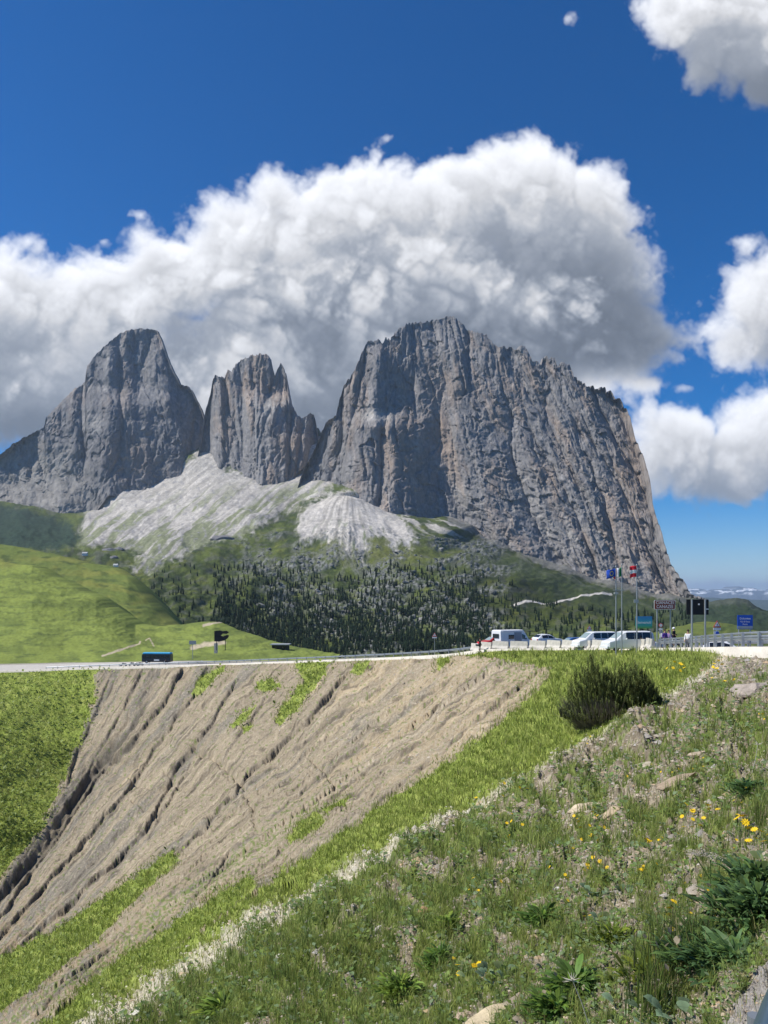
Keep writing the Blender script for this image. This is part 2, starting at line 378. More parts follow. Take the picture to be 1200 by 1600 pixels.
def rel3(PX, PY, d):
    q = q3(PX, PY)
    pt = .35+.65*ss(-.2, .3, fbm(PX/45, PY/60, 24, 3)); r = 62*(ridg(q/46, PY/420, 11, .45)-.6)+30*(ridg(q/20, PY/170, 12, .38)-.6)*pt+9*(ridg(q/9, PY/85, 13, .45)-.5)*pt; r += facets(q, PY, 400, ((31, 95, .10, 34), (15, 50, -.16, 19), (7.5, 20, .22, 9), (3.8, 9, -.3, 4.5), (2., 4.2, .3, 2)))
    r += 2.5*fbm(q/5, PY/9, 15, 4)+16*fbm(q/36, PY/90, 16, 3)
    # slanting ledges low on the face
    e = (PY-0.62*PX); lo = ss(640, 760, PY)*ss(620, 720, PX)
    r += lo*facets(e, PX+.62*PY, 470, ((22, 95, .1, 20), (10, 36, -.1, 9), (4.5, 14, .15, 4)))
    r += 150*np.exp(-((PX-592)/17)**2)*ss(535, 560, PY)*(1-ss(640, 700, PY))*.45
    r += 130*np.exp(-((PX-600-(PY-650)*.1)/52)**2)*ss(640, 668, PY)*.7
    r += 60*np.exp(-((q-700)/26)**2)*ss(500, 560, PY)
    r -= 170*ss(935, 1080, PX+(930-PY)*.28)**1.4
    r -= 190*(1-ss(465, 585, PX+(700-PY)*.22))
    r *= np.where(d < 6, .55+.45*d/6., 1)
    return r
def col3(PX, PY, Y):
    q = q3(PX, PY)
    c = rockcol(PX, PY, .55, q, .28, 0)
    tn = np.exp(-((PX-625)/42)**2-((PY-705)/55)**2)+np.exp(-((q-668)/12)**2-((PY-660)/80)**2)*.9+np.exp(-((PX-990)/30)**2-((PY-760)/110)**2)*.8+np.exp(-((PX-548)/22)**2-((PY-590)/60)**2)*.7
    c = mix(c, TAN*1.02, np.clip(tn*(.7+.7*fbm(q/8, PY/40, 33, 3)), 0, .9))
    c = mix(c, PALE, np.clip(np.exp(-((PX-590)/26)**2-((PY-650)/9)**2)*.9, 0, .8))
    st = ss(.12, .45, fbm((PY-.62*PX)/9, PX/70, 34, 4))*ss(690, 800, PY)*ss(680, 780, PX)*.45
    return mix(c, PALE*.8, st)
def jag3(px):
    return -7*(ridg(px/13, 0, 21, 1.0)-.35)*ss(720, 800, px)*(1-ss(960, 1000, px))-4*(ridg(px/6, 1.3, 22, 1)-.35)-1.2*pn(px/2, 0, 23)
wall('mountain_massif', S3, B3, 440, 1108, 1.25, Y03, 1.05, rel3, col3, jag3)
# middle towers
S2 = [(300,760),(312,700),(318,655),(322,640),(330,610),(333,592),(336,587),(341,590),(345,589),(350,592),(353,584),(356,579),(360,584),(366,573),(372,567),(377,562),(388,558),(400,555),(412,553),(418,556),(422,561),(426,580),(429,592),(433,578),(438,568),(442,575),(446,585),(450,610),(454,629),(459,640),(464,648),(470,653),(478,652),(484,648),(488,646),(491,652),(494,662),(497,690),(510,730),(520,760)]
B2 = [(300,720),(318,705),(335,700),(346,716),(352,736),(380,743),(400,738),(408,734),(414,746),(430,744),(450,735),(470,712),(497,696),(520,690)]
def rel2(PX, PY, d):
    q = PX+5*fbm(PX/40, PY/60, 41, 3)+.12*(PY-600)*np.sign(PX-400)
    r = 46*(ridg(q/25, PY/300, 42, .5)-.5)+16*(ridg(q/11, PY/90, 43, .5)-.4)+14*fbm(PX/25, PY/50, 46, 3); r += facets(q, PY, 600, ((22, 60, .15, 28), (11, 28, -.2, 15), (5.5, 13, .3, 8), (3, 6, -.3, 4), (1.8, 3.5, .3, 1.8)))+2*fbm(q/5, PY/9, 45, 3)
    r += 130*np.exp(-((PX-420)/40)**2)*ss(615, 640, PY+.3*np.abs(PX-420))
    r += 60*np.exp(-((PX-455)/26)**2)*ss(670, 700, PY)
    r -= 120*(1-ss(320, 350, PX))+110*ss(470, 500, PX)
    return r*np.where(d < 5, .5+.1*d, 1)
def col2(PX, PY, Y):
    c = rockcol(PX, PY, .75, None, .25, 7)
    c = mix(c, PALE, np.clip(np.exp(-((PX-425)/28)**2-((PY-637)/16)**2)*(.4+.9*fbm(PX/5, PY/5, 47, 3)), 0, .8))
    return mix(c, TAN*.95, np.clip(np.exp(-((PX-455)/25)**2-((PY-700)/28)**2)*.8, 0, .75))
wall('mountain_towers', S2, B2, 302, 520, 1.25, [(300,2420),(400,2330),(520,2380)], .95, rel2, col2, lambda px: -4*(ridg(px/6, 2.2, 52, 1)-.35)-1.3*pn(px/2.2, 0, 53))
# left rounded peak
S1 = [(-260,800),(-160,770),(-80,740),(-30,722),(0,711),(20,694),(45,680),(69,668),(72,652),(90,634),(104,620),(115,609),(133,598),(134,586),(136,572),(148,556),(162,542),(172,534),(185,523),(200,516),(212,514),(235,514),(246,518),(252,532),(259,552),(266,570),(275,590),(282,602),(292,604),(298,610),(305,622),(313,636),(318,652),(326,690),(345,740),(370,770)]
B1 = [(-260,812),(-100,800),(0,786),(50,796),(100,806),(128,800),(150,778),(170,752),(217,757),(277,737),(312,716),(330,706),(370,700)]
def rel1(PX, PY, d):
    q = PX+7*fbm(PX/50, PY/70, 61, 3)
    up = 1-ss(735, 760, PY)
    pt = ss(-.25, .35, fbm(PX/40, PY/40, 67, 3)); r = 48*(ridg(q/42, PY/260, 62, .5)-.6)*up+16*(ridg(q/17, PY/110, 63, .42)-.5)*(.3+.7*up)*pt+20*fbm(PX/34, PY/50, 66, 3)+9*(ridg((PY-.35*PX)/26, PX/120, 68, .6)-.5); r += facets(q, PY, 500, ((36, 70, .25, 34), (17, 36, -.3, 18), (8, 17, .35, 9), (4, 8, -.3, 4.5), (2., 4, .3, 2)))+2*fbm(q/5, PY/9, 65, 3)
    r += 210*ss(600, 640, PY)*np.exp(-((PX-175)/90)**2)*.55
    r += 110*ss(742, 800, PY)*(1-ss(90, 140, PX))
    r -= 200*ss(255, 320, PX+(PY-600)*-.15)+150*(1-ss(-20, 130, PX))
    return r*np.where(d < 5, .5+.1*d, 1)
def col1(PX, PY, Y):
    c = rockcol(PX, PY, .38, None, .25, 14)
    c = mix(c, DARK, np.clip(ss(600, 650, PY)*.25, 0, 1)*(PX > 90))
    c = mix(c, PALE*.8, np.clip((np.exp(-((PX-140)/26)**2-((PY-606)/6)**2)+np.exp(-((PX-145)/14)**2-((PY-662)/16)**2)*1.4)*(.5+.9*fbm(PX/5, PY/4, 75, 3)), 0, .85))
    c = mix(c, TAN*.9, np.clip(np.exp(-((PX-200)/28)**2-((PY-715)/28)**2), 0, .5))
    ap = ss(690, 735, PY+.15*PX)*(1-ss(95, 165, PX+(PY-740)*-.4))
    return mix(c, PALE*(.62+.25*fbm(PX/10, PY/10, 77, 4))[..., None], ap*.85)
wall('mountain_peak', S1, B1, -260, 368, 1.3, [(-260,2350),(0,2300),(120,2350),(217,2420),(370,2480)], 1.15, rel1, col1, lambda px: -2.2*(ridg(px/8, 5.2, 72, 1)-.4)-.9*pn(px/2.2, 0, 73))

# ---------------------------------------------------------------- slopes below the peaks
AP = TPS([(-300,1040,330),(-300,960,560),(-300,870,1150),(-300,800,2150),(-300,770,2600),(0,1040,330),(0,960,560),(0,865,1150),(0,820,1750),(0,787,2290),(0,760,2600),
 (120,1040,360),(120,960,620),(150,880,1080),(128,802,2300),(150,778,2330),(170,754,2370),(217,758,2400),(200,830,1600),(277,738,2440),(320,706,2470),(340,690,2600),
 (300,1040,560),(300,960,860),(300,880,1180),(300,820,1700),(352,738,2330),(400,740,2320),(450,736,2330),(497,697,2390),(500,670,2550),
 (400,1040,720),(400,1000,850),(400,940,1030),(400,880,1260),(400,800,1750),(462,786,2105),(500,787,2060),(544,770,2018),(594,794,2030),(671,806,2045),(748,834,2015),(825,867,1975),(902,895,1910),(990,922,1835),(1080,938,1725),
 (550,1040,760),(550,1000,890),(550,940,1070),(550,890,1270),(550,840,1580),(700,1040,760),(700,1000,880),(700,940,1060),(700,880,1320),(700,830,1700),
 (850,1040,700),(850,1000,830),(850,950,1050),(850,900,1450),(1000,1040,640),(1000,1000,760),(1000,960,980),(1150,1040,600),(1150,1000,740),(1150,962,950),(1137,941,1300),(1200,950,1250),(1200,1000,700),(1500,1040,380),(1500,1000,560),(1500,975,1100),
 (544,745,2200),(671,780,2230),(825,840,2150),(902,870,2100),(990,900,2020)], 400., 120.)
def dog(PX, PY, dx, dy, w, l, s):          # noise stretched along a flow direction
    n = math.hypot(dx, dy); dx /= n; dy /= n
    return fbm((PX*-dy+PY*dx)/w, (PX*dx+PY*dy)/l, s, 4)
SCREE = [(118,858),(132,800),(160,765),(217,752),(277,730),(320,695),(350,690),(352,732),(408,742),(450,730),(485,690),(505,675),(526,695),(524,758),(502,776),(478,788),(455,796),(440,800),(420,815),(380,835),(330,850),(280,868),(235,895),(205,888),(225,862),(175,850)]
CONE = [(545,764),(570,776),(600,790),(630,812),(652,845),(640,858),(625,848),(618,868),(600,848),(582,856),(566,880),(552,872),(540,884),(530,860),(512,862),(500,848),(470,848),(462,830),(470,805),(500,782)]
def soft(PX, PY, poly, s, amp=10, w=14.):
    j = fbm(PX/w, PY/w, s, 4)*amp; k = fbm(PX/w+9, PY/w+4, s+3, 4)*amp
    return ss(-6, 7, sdf(PX+j, PY+k, poly)+4*fbm(PX/4, PY/4, s+6, 2))
def apron_surface(PX, PY):
    Y = AP(PX, PY)
    h = 9*fbm(PX/60, PY/30, 101, 4)*ss(1010, 940, PY)
    blk = ss(-.25, .25, fbm(PX/70, PY/30, 108, 3))*ss(330, 420, PX)*(1-ss(760, 840, PX))*ss(826, 850, PY)
    h += blk*(2.6*ridg(PX/9, PY/5, 103, 1)+1.6*ridg(PX/4, PY/2.2, 104, 1)+.8*ridg(PX/2, PY/1.2, 105, 1))
    cone = np.exp(-((PX-545)/75)**2)*ss(765, 800, PY)*(1-ss(850, 900, PY))
    h += 30*cone*(1-np.abs(PX-545)/120)
    return Y, h, blk
def apron_col(PX, PY, blk):
    g = mix(GREEN1, GREEN2, ss(-.3, .4, fbm(PX/40, PY/16, 110, 4)))
    g = mix(g, GREEN3, ss(.1, .6, fbm(PX/30, PY/9, 111, 4))*.5)
    g = mix(g*.8, np.array([.12, .125, .10]), ss(.0, .4, fbm(PX/18, PY/8, 109, 4))*.55)
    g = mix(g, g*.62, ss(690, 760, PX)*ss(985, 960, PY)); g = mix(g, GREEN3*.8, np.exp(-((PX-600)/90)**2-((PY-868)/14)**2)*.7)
    sc = soft(PX, PY, SCREE, 112, 12, 12.); st = dog(PX, PY, -1, .78, 5, 60, 113)
    stg = ss(-.06, .26, dog(PX, PY, -1, .78, 9, 75, 114)+.25*ss(790, 850, PY)-.1*(PX < 300))
    scree = mix(PALE*1.05, PALE*.80, ss(-.3, .4, st)); scree = mix(scree, PALE*1.2, ss(.2, .5, dog(PX, PY, -1, .78, 3.2, 60, 117)))
    scree = mix(scree, GREEN1*1.0, stg*.7*ss(745, 800, PY+.12*(PX-330)))
    scree = mix(scree, GREY*1.3, ss(.25, .5, fbm(PX/9, PY/6, 118, 4))*.8)
    c = mix(g, scree, sc)
    an = np.arctan2(PX-545, PY-748); ra = np.hypot(PX-545, PY-748)
    cn = soft(PX, PY, CONE, 120, 8, 8.)
    cc = mix(PALE*1.22, PALE*.68, ss(-.2, .4, fbm(an*14, ra/60, 121, 4))*(.35+.65*np.exp(-((PX-535)/38)**2)))
    cc = mix(cc, GREEN2*1.5, ss(.2, .5, fbm(an*10, ra/25, 122, 4))*ss(805, 860, PY)*.8)
    c = mix(c, cc, cn)
    # pale gravel streaks under the long wall
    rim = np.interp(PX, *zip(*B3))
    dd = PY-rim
    pm = ss(.0, .3, dog(PX, PY, 1, .45, 6, 45, 123))*(1-ss(10, 42, dd))*(PX > 585)*(1-ss(700, 780, PX)*.75)
    c = mix(c, PALE*1.05, np.clip(pm, 0, 1))
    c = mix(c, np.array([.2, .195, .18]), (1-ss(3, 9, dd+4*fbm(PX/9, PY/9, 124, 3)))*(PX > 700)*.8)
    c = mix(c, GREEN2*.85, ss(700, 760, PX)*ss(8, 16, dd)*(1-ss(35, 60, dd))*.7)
    c = mix(c, np.array([.20, .205, .20])*(1+.5*fbm(PX/4, PY/2.4, 126, 3))[..., None], blk*(.15+.85*ss(-.2, .25, fbm(PX/7, PY/4, 125, 4)))*.85)
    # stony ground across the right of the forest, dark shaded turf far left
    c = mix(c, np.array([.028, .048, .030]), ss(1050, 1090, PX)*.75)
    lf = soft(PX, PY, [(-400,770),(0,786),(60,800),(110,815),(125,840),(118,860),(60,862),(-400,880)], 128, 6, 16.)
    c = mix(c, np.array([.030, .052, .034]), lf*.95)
    tr = segdist(PX, PY, [(800,944),(835,940),(870,939),(895,934),(925,931),(955,928)])
    c = mix(c, PALE*1.25, 1-ss(1., 2.2, tr+.5*pn(PX/6, PY/6, 129)))
    tr = segdist(PX, PY, [(160,945),(180,948),(196,940),(203,932)]); c = mix(c, PALE, (1-ss(.8, 1.8, tr))*.8)
    return c*(1+.22*fbm(PX/5, PY/3, 130, 3))[..., None]
def build_apron():
    px = np.concatenate([np.arange(-300, -10, 4.), np.arange(-10, 1215, 1.35), np.arange(1215, 1500, 5.)])
    top = np.interp(px, [-300,-100,0,50,100,128,150,170,217,277,312,330,352,380,408,450,470,497,520,545,594,671,748,825,902,990,1040,1075,1085,1108,1137,1168,1200,1300,1500],
                        [785,775,765,775,782,762,738,728,728,706,694,684,680,690,690,690,680,668,700,748,772,783,811,844,872,900,915,928,934,938,937,941,949,962,975])
    t = np.linspace(0, 1, 330)[:, None]
    bot = 1044.; py = bot+(top-bot)[None]*t; PX = np.broadcast_to(px[None], py.shape)
    Y, h, blk = apron_surface(PX, py)
    P = PT(PX, py, Y); P[..., 2] += h
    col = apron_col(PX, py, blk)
    B = []
    for d, dz in ((60, -8), (200, -60), (500, -220), (1000, -560)):
        q = P[-1].copy(); q[:,1] += d; q[:,2] += dz; B.append(q)
    Fr = []
    for d, dz in ((-130, -150), (-60, -30)):
        q = P[0].copy(); q[:,1] += d; q[:,2] += dz; Fr.append(q)
    P = np.concatenate([np.stack(Fr), P, np.stack(B)]); col = np.concatenate([np.repeat(col[:1], 2, 0), col, np.repeat(col[-1:], 4, 0)])
    tag(grid_obj('mountain_slope', P, M['apron'], col), kind='structure')
build_apron()
def hill(name, sil, bottom, x0, x1, step, yb, yt, colour, amp=2.0, rows=120, rough=1.0, mat='meadow', pw=1.0):
    px = np.arange(x0, x1, step); top = np.interp(px, *zip(*sil))-.8*fbm(px/25, 0, 140, 3); bot = np.interp(px, *zip(*bottom)); bot = np.maximum(bot, top+1)
    t = np.linspace(0, 1, rows)[:, None]; py = bot[None]+(top-bot)[None]*t; PX = np.broadcast_to(px[None], py.shape)
    Yb = np.interp(px, *zip(*yb))[None]; Yt = np.interp(px, *zip(*yt))[None]
    Y = Yb*(Yt/Yb)**(t**pw)
    P = PT(PX, py, Y); sc = Y/400.
    P[..., 2] += (amp*fbm(PX/70, py/28, 141, 4)+amp*.35*rough*fbm(PX/9, py/4, 142, 4))*sc*np.sin(np.clip(t, 0, 1)*math.pi/2)*(1-.6*t)
    col = colour(PX, py)
    B = []
    for d, dz in ((.04, .0), (.12, -.02), (.3, -.08), (.6, -.2)):
        q = P[-1].copy(); q[:,1] += d*Yt[0]; q[:,2] += dz*Yt[0]; B.append(q)
    q0 = P[0].copy(); q0[:,2] -= 14
    P = np.concatenate([q0[None], P, np.stack(B)]); col = np.concatenate([col[:1], col, np.repeat(col[-1:], 4, 0)])
    return tag(grid_obj(name, P, M[mat], col), kind='structure')
def c_mid(PX, PY):
    c = mix(GREEN1*1.15, GREEN3, ss(-.2, .5, fbm(PX/40, PY/10, 151, 4))); return mix(c, GREEN2, ss(.1, .5, fbm(PX/25, PY/7, 152, 4))*.7)
hill('green_hill', [(-300,838),(0,850),(45,858),(87,868),(130,878),(165,882),(200,902),(225,930),(250,962),(280,990)], [(-300,1000),(280,1000)], -300, 282, 2.2, [(-300,430),(280,520)], [(-300,820),(0,760),(165,700),(280,560)], c_mid)
def c_left(PX, PY):
    c = mix(GREEN3*np.array([1.08, 1.22, 1.15]), GREEN1*1.15, ss(-.25, .5, fbm(PX/50, PY/14, 153, 4)+.15*fbm(PX/6, PY/3, 154, 3)))
    c = mix(c, GREEN2*1.2, ss(.22, .5, fbm(PX/30+PY/20, PY/5, 155, 4))*.5)
    c = mix(c, np.array([.22, .19, .05]), ss(900, 878, PY+.25*PX)*.35)
    for ln, w in (([(160,1024),(185,1017),(205,1010),(218,1006),(219,1002)], 1.3), ([(228,1000),(233,996),(240,1008)], .9), ([(300,1012),(320,1006),(350,1004)], 3.), ([(318,978),(328,975),(337,973)], 1.6)):
        c = mix(c, np.array([.42, .36, .25]), 1-ss(w*.6, w*1.5, segdist(PX, PY, ln)+.5*pn(PX/4, PY/4, 156)))
    dk = ss(.35, .55, fbm(PX/10, PY/3, 157, 3)); return mix(c, np.array([.05, .05, .03]), dk*.25)
hill('meadow_hill', [(-300,832),(-100,862),(0,878),(50,886),(100,909),(150,933),(183,959),(212,977),(245,979),(280,976),(315,974),(333,973),(350,980),(367,987),(400,997),(417,1003),(450,1010),(483,1017),(530,1026)], [(-300,1046),(0,1045),(60,1042),(300,1034),(500,1030),(530,1030)], -300, 530, 1.4, [(-300,262),(100,262),(300,236),(530,190)], [(-300,520),(0,440),(180,360),(330,330),(420,290),(530,240)], c_left, 2.6, 150, .8)
def c_right(PX, PY): return mix(c_mid(PX, PY), GREEN2*.8, .35)
hill('right_meadow', [(1000,1000),(1060,985),(1100,975),(1125,972),(1145,976),(1170,984),(1200,989),(1300,1000),(1500,1020)], [(1000,1030),(1500,1045)], 1000, 1500, 2.5, [(1000,190),(1500,200)], [(1000,420),(1500,420)], c_right)
# far blue range with snow
def c_far(PX, PY):
    return mix(np.array([.075, .09, .11]), np.array([.8, .82, .85]), np.clip(ss(.0, .3, fbm(PX/14, PY/3.5, 161, 4))*ss(931.5, 925, PY+2*pn(PX/9, 0, 162)), 0, 1))
pxs = np.arange(900, 1900, 2.)
#FAR
hill('far_mountain_range', [(x, 924-6.5*(fbm(x/42., .3, 163, 5)+.25)-(1 if x < 1300 else 0)) for x in pxs], [(900,962),(1900,962)], 1000, 1900, 1.2, [(900,17000),(1900,17000)], [(900,26000),(1900,26000)], c_far, 3., 60, 1.0, 'rock')
def c_far2(PX, PY): return np.broadcast_to(np.array([.05, .07, .06]), PX.shape+(3,))*(1+.3*fbm(PX/10, PY/3, 165, 3))[..., None]
hill('far_foothills', [(x, 936.5-3*fbm(x/60., 4.3, 164, 4)-2.5*math.exp(-((x-1105)/40.)**2)+max(0, (x-1150)*.03)) for x in pxs], [(900,975),(1900,975)], 1000, 1900, 2.2, [(900,7000),(1900,7000)], [(900,12000),(1900,12000)], c_far2, 1.0, 40, 1.0, 'rock')
# the valley floor far below, out to the horizon
vr = np.array([1500, 3000, 6000, 12000, 25000, 60000.]); va = np.linspace(0, 2*math.pi, 97)
VP = np.stack([np.cos(va)[None]*vr[:, None], np.sin(va)[None]*vr[:, None]+1000, np.full((6, 97), -760.)], -1)
tag(grid_obj('ground', VP, M['apron'], np.broadcast_to(GREEN2, (6, 97, 3)).copy(), flip=True), kind='structure')

# ---------------------------------------------------------------- the gully below the road
EDGE = [(-250,1056,235),(-100,1053,235),(50,1049,232),(150,1045,225),(300,1040,205),(400,1036.5,180),(500,1033,158),(600,1029,135),(700,1024,108),(760,1017,96),(850,1015.5,90),(950,1015,80),(1000,1015,74),(1050,1014.5,63),(1100,1015,51),(1140,1024,44),(1200,1027,40),(1450,1036,32)]
NR = TPS(EDGE+[(0,1120,188),(0,1200,155),(0,1300,128),(0,1400,108),(0,1480,88),(0,1540,60),(0,1600,35),(0,1700,16),
 (-250,1120,200),(-250,1300,128),(-250,1500,86),(-250,1650,50),(-250,1760,25),(130,1120,198),(130,1200,172),(230,1100,186),(50,1320,128),
 (200,1150,172),(200,1250,136),(200,1350,102),(200,1450,62),(200,1500,36),(200,1530,24),(200,1565,15.5),(200,1620,13),(60,1600,21),(100,1650,13),(200,1760,9.5),
 (400,1080,158),(400,1150,130),(400,1250,90),(400,1350,50),(400,1395,25),(400,1440,16),(400,1500,12.5),(400,1600,9.5),(400,1760,7),
 (600,1080,110),(600,1150,84),(600,1220,56),(600,1275,34),(600,1325,18.5),(600,1400,13),(600,1500,9.3),(600,1600,7),(600,1760,5.2),
 (800,1050,76),(800,1100,57),(800,1150,39),(800,1220,22.5),(800,1300,14.5),(800,1400,9.2),(800,1500,6.6),(800,1600,5),(800,1760,3.8),
 (950,1035,60),(950,1070,41),(950,1130,26.5),(1000,1030,58),(1000,1060,39),(1000,1110,27),(1050,1030,48),(1050,1080,31),(1100,1040,37),
 (1000,1200,16),(1000,1300,9.5),(1000,1400,6.6),(1000,1500,4.9),(1000,1600,3.9),(1000,1760,3),
 (1200,1080,22),(1200,1150,13),(1200,1250,8),(1200,1350,5.6),(1200,1450,4.2),(1200,1600,3),(1200,1760,2.4),(1450,1150,8.5),(1450,1300,4.6),(1450,1500,2.8),(1450,1760,2.0)], 400., 150.)
MARL = [(152,1046),(330,1038),(520,1032),(700,1022),(760,1030),(800,1034),(862,1044),(858,1062),(800,1112),(760,1146),(700,1192),(640,1232),(590,1262),(520,1312),(440,1367),(370,1412),(300,1467),(200,1527),(60,1612),(-60,1690),(-400,1760),(-400,1600),(-250,1570),(0,1372),(30,1335),(62,1300),(85,1255),(104,1205),(122,1165),(140,1120),(150,1080)]
GRS = [[(-300,1680),(-100,1570),(0,1497),(65,1466),(150,1410),(205,1376),(272,1328),(276,1345),(215,1402),(180,1440),(140,1478),(60,1545),(0,1583),(-100,1650),(-200,1720)],
 [(40,1625),(165,1513),(240,1465),(310,1418),(388,1372),(402,1385),(330,1440),(260,1490),(190,1532),(90,1612)],
 [(448,1312),(468,1286),(500,1268),(507,1284),(480,1306),(455,1320)],[(506,1268),(525,1254),(546,1247),(541,1259),(515,1273)],
 [(298,1088),(308,1066),(328,1046),(352,1041),(336,1060),(316,1083)],
 [(462,1035),(520,1028),(512,1050),(492,1076),(466,1107),(440,1134),(428,1130),(446,1098),(474,1068),(466,1050)],
 [(360,1135),(372,1118),(400,1100),(392,1116),(368,1140)],[(400,1068),(425,1062),(440,1070),(420,1080),(402,1078)],[(548,1052),(556,1036),(582,1028),(576,1040),(560,1054)],
 [(680,1040),(684,1026),(702,1022),(698,1040),(686,1052)],[(378,1136),(395,1128),(390,1142),(380,1146)],[(420,1390),(450,1345),(440,1375)]]
GLINE = [(1135,1012),(1128,1035),(1108,1048),(1060,1078),(1000,1112),(950,1138),(900,1167),(850,1197),(780,1238),(700,1281),(640,1311),(580,1342),(500,1387),(440,1422),(380,1452),(320,1492),(240,1542),(160,1592),(60,1660)]
ROADS = [(1105,1760),(1118,1640),(1128,1598),(1150,1568),(1175,1535),(1200,1500),(1300,1400),(1600,1200),(1600,1800)]
def zones(PX, PY):
    jx = fbm(PX/18, PY/18, 201, 5)*11+3.5*pn(PX/3.1, PY/2.3, 205); jy = fbm(PX/18+5, PY/18+3, 202, 5)*9+3*pn(PX/2.7, PY/2.1, 206)
    lowa = ss(1560, 1060, PY)
    marl = inpoly(PX+jx, PY+jy*.6, MARL)
    g = np.zeros(PX.shape, bool)
    for p in GRS: g |= inpoly(PX+jx*.7, PY+jy*.5, p)
    gl_d = segdist(PX, PY, GLINE)
    gw = np.interp(PX, [60,240,380,500,640,780,900,1000,1100,1135], [22,19,15,11,8,4,3.5,5,6,8])
    gn = fbm(PX/7, PY/5, 203, 4); gravel = ss(1.2, .4, gl_d/gw+gn*.9)*np.interp(PX, [700,860,960,1060,1130], [1,.75,.5,.75,1])
    below = PY-np.interp(PX, *zip(*[p for p in GLINE][::-1]))
    fore = below > 0
    return marl & ~g & ~fore, g, gravel, fore, below
def rib_rt(PX, PY):
    th = np.degrees(np.arctan2(1825-PY, PX+298)); rho = np.hypot(1825-PY, PX+298)
    return th, rho
def near_h(PX, PY, Y, marl):
    th, rho = rib_rt(PX, PY)
    thw = th+.28*fbm(rho/280, th/9, 211, 3)+.06*fbm(rho/60, th/3, 212, 3)
    m = marl.astype(float)*ss(0, 16, segdist(PX, PY, MARL[5:-7]))
    lefty = ss(37, 45, th)
    big = ridg(thw/3.6+.3, rho/1500, 213, .55)
    med = ridg(thw/1.45, rho/900, 214, .6); fin = ridg(thw/.6, rho/420, 215, .8); vf = ridg(thw/.24, rho/200, 216, .9)
    stp = fbm(rho/22, th/14, 217, 3)
    s = Y/F                      # metres per photograph pixel
    saw = lambda u, sd_, ln_: (1-(lambda f: np.where(f > .88, (1-f)/.12, f/.88))(u-np.floor(u)))*ss(-.15, .3, pn(np.floor(u)*7.3, rho/ln_+np.floor(u)*.7, sd_)+.12)
    jt = .10*pn(PX/6, PY/6, 262)+.05*pn(PX/2.6, PY/2.6, 263)
    hm = 6.5*(big-.72)*lefty+4.5*(.35+.65*(1-lefty))*saw(thw/1.9+jt, 260, 130)+(1.5+1.5*(1-lefty))*saw(thw/.75+2*jt, 261, 90)+(.5+.9*(1-lefty))*saw(thw/.33+3*jt, 264, 60)+.8*(fin-.5)+2.5*fbm(PX/40, PY/30, 217, 3)+.32*fbm(PX/5, PY/4, 229, 3)
    for ln, a, w in (([(300,1165),(330,1180),(380,1225),(395,1265),(402,1300)], 5, 5), ([(480,1185),(505,1205),(525,1235)], 4, 2.5), ([(150,1195),(200,1215),(240,1235)], 2.5, 3), ([(200,1245),(225,1265),(300,1290)], 2.5, 3), ([(170,1180),(215,1200)], 3, 3), ([(260,1210),(290,1235)], 3, 2.5)):
        d = segnear(PX+4*pn(PX/9, PY/9, 218), PY+4*pn(PX/9, PY/9, 219), ln, 30); hm -= 1.8*a*np.exp(-(d/w)**2)*(.5+.8*np.abs(pn(PX/5, PY/5, 220)))
    jx = 2.2*fbm(PX/20, PY/20, 226, 3); jy = 2.2*fbm(PX/20, PY/20, 227, 3)
    for n_, ln in enumerate(RILLS):
        mj = n_ in (0, 1, 4, 5)
        d = segside(PX+jx+.8*pn(PX/3, PY/3, 265), PY+jy, ln, 60); a = (9.5 if mj else 5.)*(.45+1.0*np.abs(pn(rho/45, n_*3.1, 228))); w = 17. if mj else 9.
        d = -d; hm = hm-a*np.where(d < 0, np.exp(-np.abs(d)/w), np.exp(-np.abs(d)/1.1))+.35*a*np.where(d > 0, np.exp(-(d/(w*.8))**2), 0)
    hm = hm*s
    hg = (3.6*fbm(PX/24, PY/12, 221, 4)+1.3*fbm(PX/6, PY/4, 222, 3))*s
    hf = .10*fbm(PX/60, PY/40, 223, 4)*np.clip(Y/5, .6, 4)+.035*fbm(PX/9, PY/7, 224, 4)*np.clip(Y/5, .6, 4)
    return hm*m+(1-m)*np.where(Y > 26, hg, hf*1.0)
RILLS = [[(x/2., 1020+y/2.) for x, y in l] for l in (
 [(640,60),(620,100),(590,160),(545,200),(530,240),(480,300),(455,350),(385,450),(340,500),(275,575),(215,650),(160,700),(130,740),(60,820),(-20,900)],
 [(560,70),(520,150),(455,230),(400,300),(330,350),(280,420),(240,480),(190,560),(140,620),(90,700),(30,790),(-20,850)],
 [(440,70),(400,150),(350,240),(300,330),(250,420),(205,480)],
 [(330,110),(300,190),(265,260),(235,330),(215,400)],
 [(1060,90),(1010,150),(960,210),(900,265),(850,310),(770,380),(740,430),(690,480),(640,535),(590,590),(540,640)],
 [(720,120),(650,240),(600,300),(555,350),(520,420),(490,490),(450,560),(400,610),(340,670),(290,710),(200,800),(100,880),(0,960)],
 [(640,300),(560,400),(500,500),(470,560)],
 [(840,130),(770,230),(700,330),(640,380),(600,430)],
 [(560,600),(500,660),(440,720),(380,770),(300,840)],
 [(1190,110),(1050,200),(940,290),(850,350),(770,410)],
 [(1400,90),(1250,200),(1080,330),(960,420),(800,560),(700,640),(600,700),(480,800)],
 [(1190,330),(1050,450),(920,560),(860,640),(780,700),(700,760),(600,860)],
 [(1500,130),(1380,230),(1260,320),(1190,380)],[(1620,110),(1500,210),(1400,290),(1240,420),(1100,540)],
 [(700,650),(640,740),(570,800),(500,860),(440,900)],[(345,925),(270,985),(200,1050),(120,1125)])]
GULLY = [(235,1085),(205,1140),(165,1185),(140,1215),(110,1262),(80,1312),(45,1350),(0,1400),(-60,1450)]
